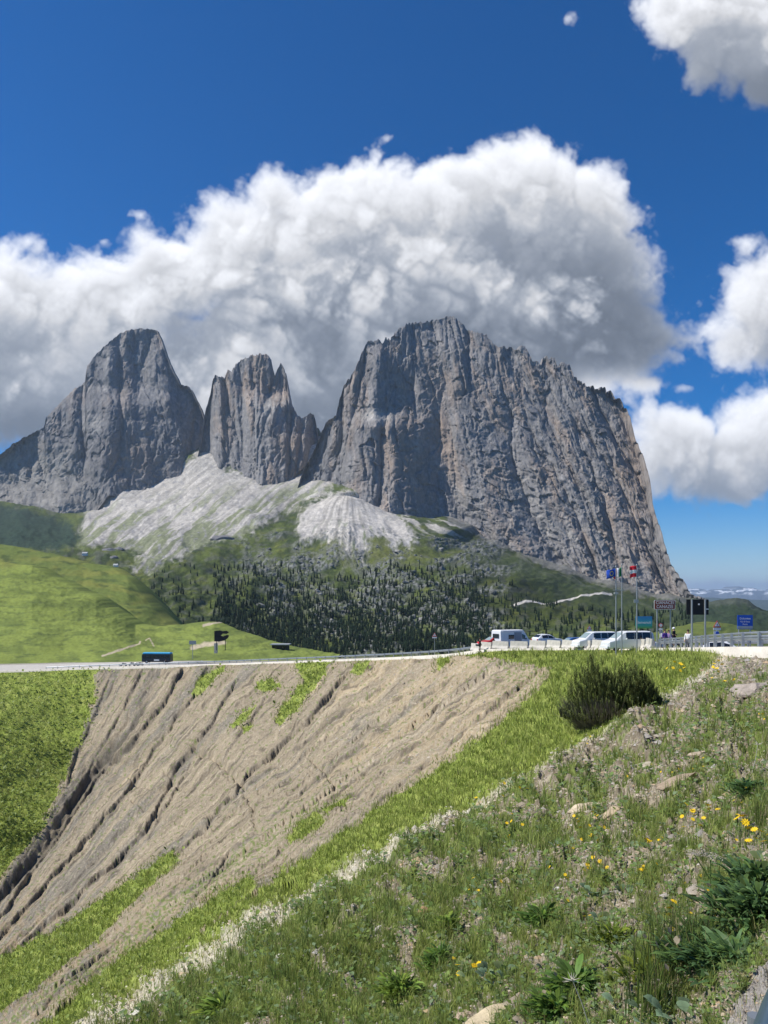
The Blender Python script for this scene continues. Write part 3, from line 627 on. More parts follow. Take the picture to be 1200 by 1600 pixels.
def near_surface(PX, PY):
    Y = np.clip(NR(PX, PY), 1.6, 262)
    z = zones(PX, PY)
    h = near_h(PX, PY, Y, z[0])
    gd = segnear(PX+6*pn(PX/14, PY/14, 230), PY, GULLY, 60)
    h = h-1.3*np.exp(-(gd/7)**2)*ss(1060, 1120, PY)
    edge = np.interp(PX, [e[0] for e in EDGE], [e[1] for e in EDGE])
    h = h*ss(0, 9, PY-edge)
    P = PT(PX, PY, Y); P[..., 2] += h
    return P, Y, z, gd
NG1 = np.array([.225, .280, .055]); NG2 = np.array([.130, .180, .040]); NG3 = np.array([.300, .340, .085])
MA1 = np.array([.290, .240, .166]); MA2 = np.array([.205, .182, .142]); MA3 = np.array([.350, .280, .180]); GRV = np.array([.55, .50, .37])
def near_col(PX, PY, Y, z, gd):
    marl, g, gravel, fore, below = z
    th, rho = rib_rt(PX, PY); th = th+1.0*fbm(rho/160, th/9, 211, 3)+.35*fbm(rho/45, th/3, 212, 3)
    a = fbm(th/1.6, rho/260, 231, 4); b = fbm(th/.5, rho/90, 232, 4)
    c = mix(MA1, MA2, ss(-.1, .5, a+.6*b-.25+.5*ss(300, 80, PX)*1.))
    c = mix(c, MA3, ss(-.1, .5, fbm(th/1.1, rho/300, 233, 4)+.9*ss(430, 760, PX+.35*(1300-PY))-.45))
    c = mix(c, np.array([.40, .345, .26]), ss(.3, .55, fbm(PX/3.5, PY/2.6, 234, 3)+.25*ss(450, 700, PX))*.6)
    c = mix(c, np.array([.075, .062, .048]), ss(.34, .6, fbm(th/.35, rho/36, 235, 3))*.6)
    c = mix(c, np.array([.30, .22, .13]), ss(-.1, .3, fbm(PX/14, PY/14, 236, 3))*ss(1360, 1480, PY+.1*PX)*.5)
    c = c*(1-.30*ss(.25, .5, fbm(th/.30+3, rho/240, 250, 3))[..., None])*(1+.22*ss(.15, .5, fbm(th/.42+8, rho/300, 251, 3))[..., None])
    for ln in RILLS: c = mix(c, np.array([.10, .088, .072]), np.exp(-(segnear(PX+3.5*fbm(PX/16, PY/16, 226, 3), PY+3.5*fbm(PX/16, PY/16, 227, 3), ln, 20)/1.8)**2)*.7*np.abs(np.sin(rho/23.+ln[0][0])))  # rill crevices painted dark: shale colour plus the shade inside them
    sp = ss(.18, .42, fbm(PX/6, PY/3.5, 237, 4)+.35*ss(700, 850, PX)*ss(1120, 1050, PY)-.15+.4*np.exp(-((th-35.5)/1.6)**2)*ss(700, 300, PX))
    c = mix(c, NG2*.95, sp*.8)
    turf = mix(NG1, NG3, ss(-.2, .5, fbm(PX/20, PY/9, 238, 4)+.25*fbm(PX/4, PY/2.5, 239, 3)))
    turf = mix(turf, NG2, ss(.0, .5, fbm(PX/9, PY/5, 240, 4))*.7)
    c = np.where(marl[..., None], c, turf)
    # foreground: soil, chips, turf in patches
    n1 = fbm(PX/55, PY/38, 241, 5); n2 = fbm(PX/7, PY/6, 242, 4)
    soil = mix(np.array([.20, .165, .115]), np.array([.42, .36, .265]), ss(-.2, .5, n2+.3*fbm(PX/2.2, PY/1.8, 243, 2)))
    fg = mix(np.array([.175, .215, .055]), np.array([.115, .150, .042]), ss(-.3, .4, fbm(PX/18, PY/12, 244, 4)))
    f = mix(soil, fg, ss(-.22, .12, .7*n1+.55*n2+.25*ss(900, 450, PX)-.10*ss(820, 1000, PX)))
    c = np.where((fore & ~marl)[..., None], f, c)
    gc = mix(GRV, GRV*.55, ss(-.1, .5, fbm(PX/3, PY/2.4, 245, 3)))
    c = mix(c, gc, gravel)
    rd = inpoly(PX+4*n2, PY+4*n2, ROADS); c = np.where(rd[..., None], mix(np.array([.36, .335, .30]), np.array([.22, .2, .18]), ss(-.2, .4, fbm(PX/2.5, PY/2.2, 246, 3))), c)
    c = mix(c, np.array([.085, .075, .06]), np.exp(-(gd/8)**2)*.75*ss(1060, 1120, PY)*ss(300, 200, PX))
    tp = np.exp(-((PX-1128)/11)**2-((PY-1040)/18)**2); c = mix(c, np.array([.50, .42, .31]), np.clip(tp*1.4, 0, 1))
    return c*(1+.16*fbm(PX/1.9, PY/1.7, 247, 2))[..., None]
def build_near():
    px = np.concatenate([np.arange(-400, -8, 6.), np.arange(-8, 1210, 1.3), np.arange(1210, 1520, 6.)])
    ex = np.interp(px, [e[0] for e in EDGE], [e[1] for e in EDGE])
    t = np.concatenate([np.linspace(0, .835, 440), np.linspace(.835, 1, 24)[1:]])[:, None]
    py = ex[None]+(1780-ex)[None]*t*1.0; PX = np.broadcast_to(px[None], py.shape)
    P, Y, z, gd = near_surface(PX, py)
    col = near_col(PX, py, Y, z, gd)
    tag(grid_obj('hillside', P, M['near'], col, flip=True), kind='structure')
build_near()

# ---------------------------------------------------------------- the road along the rim, its kerb ledge and the car park
RE = [(-400,1052,236),(-250,1053,235),(-100,1051,235),(50,1047,232),(150,1043,225),(300,1038.5,205),(400,1035,180),(500,1031.5,158),(600,1027.5,135),(700,1022,108),(760,1014.5,96),(850,1013,90),(950,1013,80),(1000,1013,74),(1050,1012.2,63),(1100,1011.5,51),(1150,1011,43.5),(1200,1011,40),(1300,1010,36),(1450,1010,32),(1700,1010,28)]
def smooth_path(pts, n=6):
    P = PT(*np.array(pts, float).T); out = []
    for i in range(len(P)-1):
        p0 = P[max(i-1, 0)]; p1 = P[i]; p2 = P[i+1]; p3 = P[min(i+2, len(P)-1)]
        for k in range(n):
            t = k/n; out.append(.5*((2*p1)+(-p0+p2)*t+(2*p0-5*p1+4*p2-p3)*t*t+(-p0+3*p1-3*p2+p3)*t**3))
    out.append(P[-1]); return np.array(out)
RP = smooth_path(RE, 8)
def out_norm(P):
    d = np.gradient(P, axis=0)[:, :2]; d /= np.linalg.norm(d, axis=1)[:, None]+1e-9
    for _ in range(3): d = (np.roll(d, 1, 0)+d*2+np.roll(d, -1, 0))/4; 
    d /= np.linalg.norm(d, axis=1)[:, None]
    return np.stack([d[:,1]*-1, d[:,0]], 1)*-1.0        # to the far side of the rim, seen from the gully
RN = out_norm(RP)
if RN[len(RN)//2][1] < 0: RN = -RN
def off(o, dz=0.0):
    q = RP.copy(); q[:,0] += RN[:,0]*o; q[:,1] += RN[:,1]*o; q[:,2] += dz; return q
def strip(name, offs, mat, colf, kind='structure', sl=slice(None)):
    R = []
    for o, dz in offs: R.append(off(o, dz)[sl])
    P = np.stack(R); n = P.shape[1]
    sub = [P[0]]
    col = np.stack([colf(P[i], i) for i in range(len(P))])
    return tag(grid_obj(name, P, mat, col, smooth=False), kind=kind)
M['asphalt'] = mat_attr('asphalt', noise=((.4, .12), (5., .2)), bump=((20., .01, .5),))
M['concrete_v'] = mat_attr('concrete', noise=((.5, .15), (3., .12)), bump=((12., .01, .5),))
def flat(c):
    return lambda P, i: np.broadcast_to(np.array(c, float), P.shape).copy()
strip('kerb_ledge', [(-.5, -.9), (-.45, .0), (1.1, .02), (1.12, -.3)], M['concrete_v'], flat((.60, .56, .48)))
def rcol(P, i):
    return mix(np.array([.13, .13, .132]), np.array([.50, .47, .42]), ss(-50, -70, P[:,0]))
_px = RP[:,0]/RP[:,1]*F+600; WIDE = 17*ss(290, 210, _px)
def off(o, dz=0.0):
    q = RP.copy(); w = o+(WIDE if o > 8 else 0); q[:,0] += RN[:,0]*w; q[:,1] += RN[:,1]*w; q[:,2] += dz; return q
strip('road', [(.9, -.28), (1.14, -.10), (4.5, .03), (7.9, -.03), (8.6, -.08)], M['asphalt'], rcol)
def vcol(P, i):
    g = np.broadcast_to(np.array([.36, .33, .28]), P.shape)
    t = [0, 0, .5, 1, 1, 1][min(i, 5)]
    return mix(g, GREEN1, np.full(len(P), t))
strip('verge', [(8.4, -.3), (8.7, -.10), (22., -.25), (30, -1.5), (60, -14), (200, -34)], M['meadow'], vcol)
for o0, o1 in ((1.55, 1.70), (8.05, 8.2)):
    strip('road_marking', [(o0, .012 if o0 < 3 else .0), (o1, .014 if o0 < 3 else -.002)], M['concrete_v'], flat((.62, .62, .6)), sl=slice(20, None))
def path_len(P): return np.concatenate([[0], np.cumsum(np.linalg.norm(np.diff(P[:, :2], axis=0), axis=1))])
def along(P, s):
    L = path_len(P); return np.stack([np.interp(s, L, P[:, k]) for k in range(3)], -1)
def s_of_px(P, px):
    q = P[:,0]/P[:,1]*F+600; return np.interp(px, q, path_len(P))
M['steel'] = mat_simple('galvanised_steel', (.40, .43, .46), .42, .75, .15, 3.)
M['concrete'] = mat_simple('pale_concrete', (.52, .49, .43), .9, 0, .18, 2.5)
def bm_obj(name, bm, mat, parent=None, smooth=False, bevel=0):
    if bevel: bmesh.ops.bevel(bm, geom=bm.edges[:], offset=bevel, segments=2, affect='EDGES')
    me = bpy.data.meshes.new(name); bmesh.ops.recalc_face_normals(bm, faces=bm.faces[:]); bm.to_mesh(me); bm.free()
    if smooth:
        for p in me.polygons: p.use_smooth = True
    if mat: me.materials.append(mat)
    o = bpy.data.objects.new(name, me); C.objects.link(o)
    if parent: o.parent = parent
    return o
def add_box(bm, c, s, rz=0):
    r = bmesh.ops.create_cube(bm, size=1, matrix=Matrix.Translation(c) @ Matrix.Rotation(rz, 4, 'Z') @ Matrix.Diagonal((*s, 1))); return r['verts']
def add_cyl(bm, p0, p1, r0, r1=None, n=10):
    p0 = Vector(p0); p1 = Vector(p1); d = p1-p0; r1 = r0 if r1 is None else r1
    q = d.to_track_quat('Z', 'Y').to_matrix().to_4x4()
    bmesh.ops.create_cone(bm, cap_ends=True, segments=n, radius1=r0, radius2=r1, depth=d.length, matrix=Matrix.Translation((p0+p1)/2) @ q)
def sweep(bm, pts, prof):
    rows = []
    for i, p in enumerate(pts):
        a = pts[max(i-1, 0)]; b = pts[min(i+1, len(pts)-1)]; d = (b-a)[:2]; d = d/np.linalg.norm(d); n = np.array([d[1], -d[0]])
        rows.append([bm.verts.new((p[0]+n[0]*u, p[1]+n[1]*u, p[2]+v)) for u, v in prof])
    for r0, r1 in zip(rows[:-1], rows[1:]):
        for k in range(len(prof)):
            bm.faces.new((r0[k], r0[(k+1) % len(prof)], r1[(k+1) % len(prof)], r1[k]))
    bm.faces.new(rows[0]); bm.faces.new(rows[-1][::-1])
WB = [(-.02, -.155), (.0, -.155), (.02, -.12), (.06, -.085), (.06, -.045), (.01, -.01), (.01, .01), (.06, .045), (.06, .085), (.02, .12), (.0, .155), (-.02, .155), (-.045, .085), (-.045, .045), (-.012, 0), (-.045, -.045), (-.045, -.085)]
TUBE = [(.075*math.cos(a), .075*math.sin(a)) for a in np.linspace(0, 2*math.pi, 9)[:-1]]
def guardrail(name, path, s0, s1, spacing, label, rails, post=(.10, .14), ph=.78, z0=0., group='guardrails along the pass road'):
    root = empty(name, tuple(along(path, (s0+s1)/2))); base = np.array(root.location)
    tag(root, label, 'guardrail', group)
    n = int((s1-s0)/spacing)
    fine = along(path, np.linspace(s0, s1, n*3+1))-base
    for prof, h, u in rails:
        bm = bmesh.new(); q = fine.copy(); q[:,2] += h+z0
        sweep(bm, q, [(a+u, b) for a, b in prof]); bm_obj('rail', bm, M['steel'], root)
    for i in range(n+1):
        a = along(path, s0+i*(s1-s0)/n); b = along(path, min(s0+i*(s1-s0)/n+.5, s1+.4))
        bm = bmesh.new(); d = b-a
        add_box(bm, (0, 0, ph/2+z0-.15), (post[0], post[1], ph+.3), math.atan2(d[1], d[0]))
        o = bm_obj('post', bm, M['steel'], root); o.location = tuple(a-base)
    return root
inner = off(.75, 0.0)
guardrail('guardrail', inner, s_of_px(inner, 72), s_of_px(inner, 736), 4.0, 'long steel guardrail along the rim road above the brown gully', [(WB, .60, -.1)], post=(.12, .12), ph=.72)
guardrail('guardrail', off(.25, .0), s_of_px(off(.25), 1030), s_of_px(off(.25), 1330), 1.9, 'steel guardrail with thick posts on the curved concrete wall at the right', [(TUBE, .80, -.12), (WB, .52, -.1)], post=(.13, .16), ph=.84)
far_side = off(9.3, .0)
guardrail('guardrail', far_side, s_of_px(far_side, 1090), s_of_px(far_side, 1420), 3., 'second guardrail across the road at the right, seen above the nearer one', [(WB, .60, -.1)])
# concrete retaining wall under the right-hand rail
bm = bmesh.new(); q = along(off(.25), np.linspace(s_of_px(off(.25), 1128), s_of_px(off(.25), 1400), 24)); q0 = q[10].copy()
sweep(bm, q-q0, [(-.26, -1.6), (.26, -1.6), (.26, .02), (-.26, .02)])
o = bm_obj('retaining_wall', bm, M['concrete']); o.location = tuple(q0); tag(o, 'curved pale concrete wall under the guardrail at the right', 'wall')
# concrete barriers in front of the car park
bp = off(.15, .02); bs0 = s_of_px(bp, 737); bs1 = s_of_px(bp, 1022)
def barrier_mesh(L):
    bm = bmesh.new(); prof = [(-.30, 0), (.30, 0), (.30, .10), (.14, .34), (.10, .92), (-.10, .92), (-.14, .34), (-.30, .10)]
    rows = [[bm.verts.new((x, u, v)) for u, v in prof] for x in (-L/2, -L/2+.04, L/2-.04, L/2)]
    for r in (rows[0], rows[-1]):
        for v in r: v.co.y *= .9; v.co.z = v.co.z*.98+.005
    for a, b in zip(rows[:-1], rows[1:]):
        for k in range(8): bm.faces.new((a[k], a[(k+1) % 8], b[(k+1) % 8], b[k]))
    bm.faces.new(rows[0]); bm.faces.new(rows[-1][::-1]); return bm
bl = 2.35; nb = int((bs1-bs0)/(bl+.14)); mesh0 = None
for i in range(nb):
    s = bs0+(i+.5)*(bs1-bs0)/nb
    a = along(bp, s-.5); b = along(bp, s+.5); c = (a+b)/2
    if abs(c[0]/c[1]*F+600-750) < 5: continue
    if mesh0 is None:
        o = bm_obj('concrete_barrier', barrier_mesh(bl), M['concrete']); mesh0 = o.data
    else:
        o = bpy.data.objects.new('concrete_barrier', mesh0); C.objects.link(o)
    o.location = tuple(c+np.array([0, 0, random.uniform(-.04, .02)])); o.rotation_euler = (0, 0, math.atan2((b-a)[1], (b-a)[0])+random.uniform(-.03, .03))
    tag(o, 'pale concrete barrier block in the row along the car park edge', 'barrier', 'concrete barriers along the car park edge')
def ground_z(x, y):
    d = np.hypot(RP[:,0]-x, RP[:,1]-y); return float(RP[d.argmin(), 2])

# ---------------------------------------------------------------- conifers
def tri_mesh(name, T, mat, col, parent=None):        # T: (n,3,3) loose triangles, col: (n,3)
    n = len(T); return mesh_np(name, T.reshape(-1, 3), np.arange(n*3).reshape(n, 3), mat, np.repeat(col, 3, 0), smooth=False, parent=parent)
def conifer_tris(seed, H=9., W=1.7, kind=0):
    r = np.random.RandomState(seed); T = []; Cc = []
    # trunk
    for k in range(4):
        a, b = k*math.pi/2, (k+1)*math.pi/2; w = .16*H/9
        T.append([[w*math.cos(a), w*math.sin(a), -.5], [w*math.cos(b), w*math.sin(b), -.5], [0, 0, H*.9]]); Cc.append([.09, .07, .055])
    for k in range(7):
        a, b = k*2*math.pi/7, (k+1)*2*math.pi/7
        for z0, z1, w0 in ((.05, .55, .62), (.3, .95, .42)):
            T.append([[W*w0*math.cos(a), W*w0*math.sin(a), H*z0], [W*w0*math.cos(b), W*w0*math.sin(b), H*z0], [0, 0, H*z1]]); Cc.append([.010, .020, .012])
    n = 210
    for i in range(n):
        t = (i+.5)/n; z = H*(.08+.92*t**.85); prof = (1-t)**(.75 if kind == 0 else .5) if kind < 2 else math.sin(math.pi*min(1, .18+.82*(1-t)))**.8
        R = W*prof*r.uniform(.45, 1.12)+.06; a = r.uniform(0, 2*math.pi); da = r.uniform(.18, .42)/max(R, .35)
        da = min(da, .9); drop = R*r.uniform(.05, .42)
        tip = np.array([R*math.cos(a), R*math.sin(a), z-drop]); ri = R*.15
        p1 = np.array([R*.72*math.cos(a+da), R*.72*math.sin(a+da), z-drop*.5-.12]); p2 = np.array([R*.72*math.cos(a-da), R*.72*math.sin(a-da), z-drop*.5-.12]); top = np.array([ri*math.cos(a), ri*math.sin(a), z+.30*H/9])
        s = r.uniform(.6, 1.5); c = np.array([.030, .054, .028])*s
        if r.rand() < .12: c = np.array([.040, .058, .026])*s
        T += [[top, p1, tip], [top, tip, p2]]; Cc += [c, c]
    return np.array(T), np.array(Cc)
FOREST = [(333,905),(345,888),(372,880),(420,884),(470,895),(520,902),(570,892),(620,886),(680,884),(735,892),(790,912),(840,935),(880,948),(930,958),(975,964),(1010,955),(1030,935),(1075,944),(1085,965),(1085,1024),(338,1024),(330,975),(338,940)]
def tree_spots(n, seed):
    r = np.random.RandomState(seed); px = r.uniform(225, 1110, n*7); py = 872+(1030-872)*r.rand(n*7)
    ins = inpoly(px+5*pn(px/9, py/9, 301), py+4*pn(px/9, py/9, 302), FOREST)
    d = .42+.58*ss(890, 950, py)
    d *= np.maximum(.9*ss(945, 985, py)*ss(800, 740, px), .35)+.65*ss(-.15, .25, fbm(px/26, py/13, 303, 3)+.25*ss(930, 975, py)*ss(780, 640, px))
    d = np.where(px > 760, d*np.where(py > 950, .9, .5)*(.3+.7*ss(-.05, .25, fbm(px/22, py/10, 304, 3))), d)
    sc = (px > 235) & (px < 345) & (py > 885) & (py < 985); d = np.where(sc & ~ins, .09*ss(.0, .35, fbm(px/14, py/8, 305, 3))*4, d*ins)
    d = np.where((px > 1020), d*.9, d)
    k = r.rand(n*7) < d; px = px[k][:n]; py = py[k][:n]
    Y, h, blk = apron_surface(px, py); P = PT(px, py, Y); P[:,2] += h
    return px, py, P, Y
tmesh = []
for k in range(5):
    T, cc = conifer_tris(40+k, 9., [2.1, 1.7, 2.5, 1.8, 2.7][k], [0, 1, 0, 1, 2][k]); tmesh.append((T, cc))
tpx, tpy, tP, tY = tree_spots(4300, 77)
order = np.argsort(tY); tproto = []
for k in range(5):
    o = tri_mesh('conifer_tree', *[tmesh[k][0], M['needle'], tmesh[k][1]]); tproto.append(o)
def tree_label(px, py):
    if px < 335: return 'small dark conifer standing on the open green meadow left of the forest'
    if px > 1010: return 'dark conifer on the slope behind the road signs at the right'
    if px > 770: return 'dark conifer on the green slope behind the parked vans'
    return 'dark green conifer at the near edge of the forest below the big rock face'
use5 = [False]*5
for n, i in enumerate(order[:300]):
    k = n % 5; o = tproto[k] if not use5[k] else bpy.data.objects.new('conifer_tree', tproto[k].data)
    if use5[k]: C.objects.link(o)
    use5[k] = True
    o.location = tuple(tP[i]); s = random.uniform(.6, 1.15)*(1.0 if tpx[i] > 335 else .8); o.scale = (s*random.uniform(.9, 1.15), s*random.uniform(.9, 1.15), s); o.rotation_euler = (0, 0, random.uniform(0, 6.28))
    tag(o, tree_label(tpx[i], tpy[i]), 'tree', 'conifers on the slope: '+tree_label(tpx[i], tpy[i])[:60])
TT = []; TC = []
for i in order[300:]:
    T, cc = tmesh[i % 5]; s = RS.uniform(.55, 1.12)*(1.0 if tpx[i] > 335 else .85)*(1+.15*ss(1000, 1300, tY[i])); a = RS.uniform(0, 6.28)
    pick = slice(None) if tY[i] < 800 else slice(0, None, 2)
    R = np.array([[math.cos(a), -math.sin(a), 0], [math.sin(a), math.cos(a), 0], [0, 0, 1]])*s
    q = T if tY[i] < 1000 else T[(np.arange(len(T)) < 18) | (np.arange(len(T)) % 4 < 2)]
    qc = cc if tY[i] < 1000 else cc[(np.arange(len(T)) < 18) | (np.arange(len(T)) % 4 < 2)]
    TT.append(q @ R.T+tP[i]); TC.append(qc*RS.uniform(.75, 1.35))
o = tri_mesh('forest', np.concatenate(TT), M['needle'], np.concatenate(TC))
tag(o, 'conifer forest covering the lower slope and boulder field below the peaks', 'forest', kind='stuff')
# ---------------------------------------------------------------- boulders on the slope
def rock_mesh(name, seed, mat, colour, flat_=.7, sub=2, rough=.35):
    bm = bmesh.new(); bmesh.ops.create_icosphere(bm, subdivisions=sub, radius=1); r = np.random.RandomState(seed)
    pl = [(Vector(r.randn(3)).normalized(), r.uniform(.5, .85)) for _ in range(11)]
    for v in bm.verts:
        for n, d in pl:
            e = v.co.dot(n)-d
            if e > 0: v.co -= n*e
        v.co += v.co.normalized()*rough*.12*math.sin(v.co.x*7+seed)*math.cos(v.co.y*6+v.co.z*5)
        v.co.z *= flat_
    me = bpy.data.meshes.new(name); bm.to_mesh(me); bm.free(); me.materials.append(mat)
    a = me.color_attributes.new('Col', 'FLOAT_COLOR', 'POINT')
    for i in range(len(me.vertices)):
        k = r.uniform(.85, 1.15); a.data[i].color = (colour[0]*k, colour[1]*k, colour[2]*k, 1)
    return me
bmeshes = [rock_mesh('boulder', 400+k, M['boulder'], [(.19,.19,.175),(.155,.16,.15),(.24,.235,.22)][k % 3]) for k in range(6)]
r = np.random.RandomState(9); n = 6500; bx = r.uniform(330, 770, n); by = r.uniform(826, 1000, n)
Yb, hb, blk = apron_surface(bx, by)
k = (r.rand(n) < np.maximum(blk, .05)*(.2+.8*ss(-.1, .3, fbm(bx/12, by/7, 310, 3)))) & ~inpoly(bx, by, CONE); bx, by, Yb, hb = bx[k], by[k], Yb[k], hb[k]
bP = PT(bx, by, Yb); bP[:,2] += hb; bs = r.gamma(1.6, 1.0, len(bx))*.75+.5
big = [(350,843,13.,'large flat-topped grey crag standing alone on the green slope below the scree','.6'),(172,862,7.,'grey boulder group beside the scree foot at the far left','.6'),(186,858,5.,'small grey boulder right of the boulder group at the scree foot','.6'),(178,872,4.5,'lowest grey boulder below the scree foot at the left','.6')]
for (x, y, s, lb, _) in big:
    Yq, hq, _b = apron_surface(np.array([float(x)]), np.array([float(y)])); P = PT(x, y, float(Yq[0])); 
    o = bpy.data.objects.new('boulder', rock_mesh('crag', int(x), M['boulder'], (.2,.195,.2), .75, 3, .6)); C.objects.link(o); o.location = tuple(P); o.scale = (s*2.2, s*1.3, s*1.2); tag(o, lb, 'boulder')
idx = np.argsort(-bs/Yb)
for n, i in enumerate(idx[:300]):
    o = bpy.data.objects.new('boulder', bmeshes[n % 6]); C.objects.link(o); o.location = tuple(bP[i]); s = bs[i]; o.scale = (s*random.uniform(.9, 1.8), s, s*random.uniform(.8, 1.3)); o.rotation_euler = (random.uniform(-.4, .4), random.uniform(-.4, .4), random.uniform(0, 6.28))
    up = by[i] < 905
    tag(o, 'grey boulder among the bare rocks above the forest' if up else 'grey boulder lying between the conifers of the forest', 'boulder', 'boulders above the forest' if up else 'boulders between the conifers')
vb = []; fb = []; cb = []; nv = 0
for i in idx[300:]:
    me = bmeshes[i % 6]; co = np.empty(len(me.vertices)*3, np.float32); me.vertices.foreach_get('co', co); co = co.reshape(-1, 3)
    fc = np.empty(len(me.polygons)*3, np.int32); me.polygons.foreach_get('vertices', fc)
    a = r.uniform(0, 6.28); R = np.array([[math.cos(a), -math.sin(a), 0], [math.sin(a), math.cos(a), 0], [0, 0, 1]])*bs[i]
    vb.append(co @ R.T+bP[i]); fb.append(fc.reshape(-1, 3)+nv); nv += len(co); cb.append(np.full((len(co), 3), .18)*r.uniform(.7, 1.3))
tag(mesh_np('boulder_field', np.concatenate(vb), np.concatenate(fb), M['boulder'], np.concatenate(cb), False), 'small grey boulders scattered over the slope below the peaks', 'rocks', kind='stuff')

# ---------------------------------------------------------------- foreground grass, leaves, chips and flowers
def sample_near(n, seed, x0=-40, x1=1240, y0=1015, y1=1640):
    r = np.random.RandomState(seed); px = r.uniform(x0, x1, n); py = r.uniform(y0, y1, n)
    ex = np.interp(px, [e[0] for e in EDGE], [e[1] for e in EDGE]); k = py > ex+1.5; px, py = px[k], py[k]
    P, Y, z, gd = near_surface(px, py); z = zones(px+r.randn(len(px))*6.5, py+r.randn(len(px))*4.5); return px, py, P, Y, z
def blades(P, H, W, col, seed, lean=.5, seg=2):
    """tapering bent grass blades, two faces each"""
    r = np.random.RandomState(seed); n = len(P); a = r.uniform(0, 2*math.pi, n); la = r.uniform(0, 2*math.pi, n); ln = r.rand(n)*lean*H
    w = np.stack([np.cos(a)*W, np.sin(a)*W, np.zeros(n)], 1)*.5
    mid = P+np.stack([np.cos(la)*ln*.35, np.sin(la)*ln*.35, H*.58], 1); tip = P+np.stack([np.cos(la)*ln, np.sin(la)*ln, H*(1-.25*ln/np.maximum(H, 1e-6))], 1)
    base = P-np.array([0, 0, .01]); V = np.stack([base-w, base+w, mid-w*.7, mid+w*.7, tip], 1)
    i = np.arange(n)[:, None]*5; Fc = np.concatenate([i+np.array([[0, 1, 3]]), i+np.array([[0, 3, 2]]), i+np.array([[2, 3, 4]])], 0)
    cc = np.repeat(col[:, None], 5, 1); cc[:, :2] *= .8; cc[:, 4] *= 1.15
    return V.reshape(-1, 3), Fc, cc.reshape(-1, 3)
def stuff_mesh(name, parts, mat, label, cat):
    V = []; Fc = []; cc = []; nv = 0
    for v, f, c in parts: V.append(v); Fc.append(f+nv); cc.append(c); nv += len(v)
    return tag(mesh_np(name, np.concatenate(V), np.concatenate(Fc), mat, np.concatenate(cc), False), label, cat, kind='stuff')
px, py, P, Y, z = sample_near(520000, 21)
marl, g, gravel, fore, below = z; r = np.random.RandomState(22); n = len(px)
turf_d = np.where(marl, 0, 1.)*np.where(fore, ss(-.2, .25, .7*fbm(px/55, py/38, 241, 5)+.55*fbm(px/7, py/6, 242, 4)+.25*ss(900, 450, px)+.02-.10*ss(820, 1000, px))*.72+.07, 1.)
turf_d *= (1-.75*np.clip(gravel, 0, 1)); turf_d = np.where(inpoly(px, py, ROADS), .02, turf_d); turf_d *= np.where((~fore) & (px < 160) & (py < 1400), .75, 1)
tp = np.exp(-((px-1128)/11)**2-((py-1040)/18)**2); turf_d *= 1-tp
k = r.rand(n) < turf_d; px, py, P, Y, fore = px[k], py[k], P[k], Y[k], fore[k]; n = len(px)
near_f = np.clip(Y/12, .35, 1.0)
H = np.where(fore, (.03+.10*np.abs(fbm(px/22, py/16, 251, 3))*2)*np.clip(Y/6, .6, 1.9), .15*np.clip(Y/25, .8, 2.8)*(.55+1.3*np.abs(fbm(px/14, py/8, 255, 3))*1.5))*r.uniform(.5, 1.35, n)
W = np.clip(Y*.00075, .0022, .12)*r.uniform(.7, 1.5, n)
base = np.where(fore[:, None], mix(np.array([.300, .350, .085]), np.array([.175, .240, .060]), ss(-.35, .35, fbm(px/26, py/16, 252, 4))), mix(NG1*.9, NG3*1.15, ss(-.3, .4, fbm(px/22, py/10, 253, 3)+.5*fbm(px/6, py/4, 254, 2))))
base = mix(base, np.array([.26, .23, .10]), (r.rand(n) < np.where(fore, .13, .07))*.8)
base = base*r.uniform(.65, 1.4, (n, 1))
stuff_mesh('grass', [blades(P, H, W, base, 23, .9)], M['leaf'], 'green alpine grass covering the hillside in front of and beside the gully', 'grass')
# stone chips
def quads_chips(P, S, col, seed):
    r = np.random.RandomState(seed); n = len(P); a = r.uniform(0, 6.28, n); c, s = np.cos(a), np.sin(a)
    k = np.array([[-1, -.6, 0], [1, -.7, 0], [.8, .7, 0], [-.7, .8, 0], [0, 0, .7]])
    q = k[None]*S[:, None, None]*r.uniform(.6, 1.3, (n, 5, 3)); X = q[..., 0]*c[:, None]-q[..., 1]*s[:, None]; Yy = q[..., 0]*s[:, None]+q[..., 1]*c[:, None]
    V = np.stack([X, Yy, q[..., 2]], -1)+P[:, None]; i = np.arange(n)[:, None]*5
    Fc = np.concatenate([i+np.array([[0, 1, 4]]), i+np.array([[1, 2, 4]]), i+np.array([[2, 3, 4]]), i+np.array([[3, 0, 4]])], 0)
    return V.reshape(-1, 3), Fc, np.repeat(col, 5, 0)
px, py, P, Y, z = sample_near(330000, 31); marl, g, gravel, fore, below = z; r = np.random.RandomState(32); n = len(px)
soil = 1-ss(-.22, .12, .7*fbm(px/55, py/38, 241, 5)+.55*fbm(px/7, py/6, 242, 4)+.25*ss(900, 450, px)+.02-.10*ss(820, 1000, px))
d = np.where(fore, .06+.40*soil, 0)+np.clip(gravel, 0, 1)*.9+marl*.10*ss(300, 600, px)+inpoly(px, py, ROADS)*1.0
d = d*np.where(marl & ~(gravel > .1), ss(.0, .3, fbm(px/18, py/8, 320, 3)), 1)
k = r.rand(n) < d; px, py, P, Y, gravel, marl = px[k], py[k], P[k], Y[k], gravel[k], marl[k]; n = len(px)
S = Y*.00115*np.exp(r.randn(n)*.6)*np.where(marl, .8, 1); S = np.minimum(S, .22)*np.where(gravel > .2, .75, 1); S *= np.where(inpoly(px, py, ROADS), .5, 1)
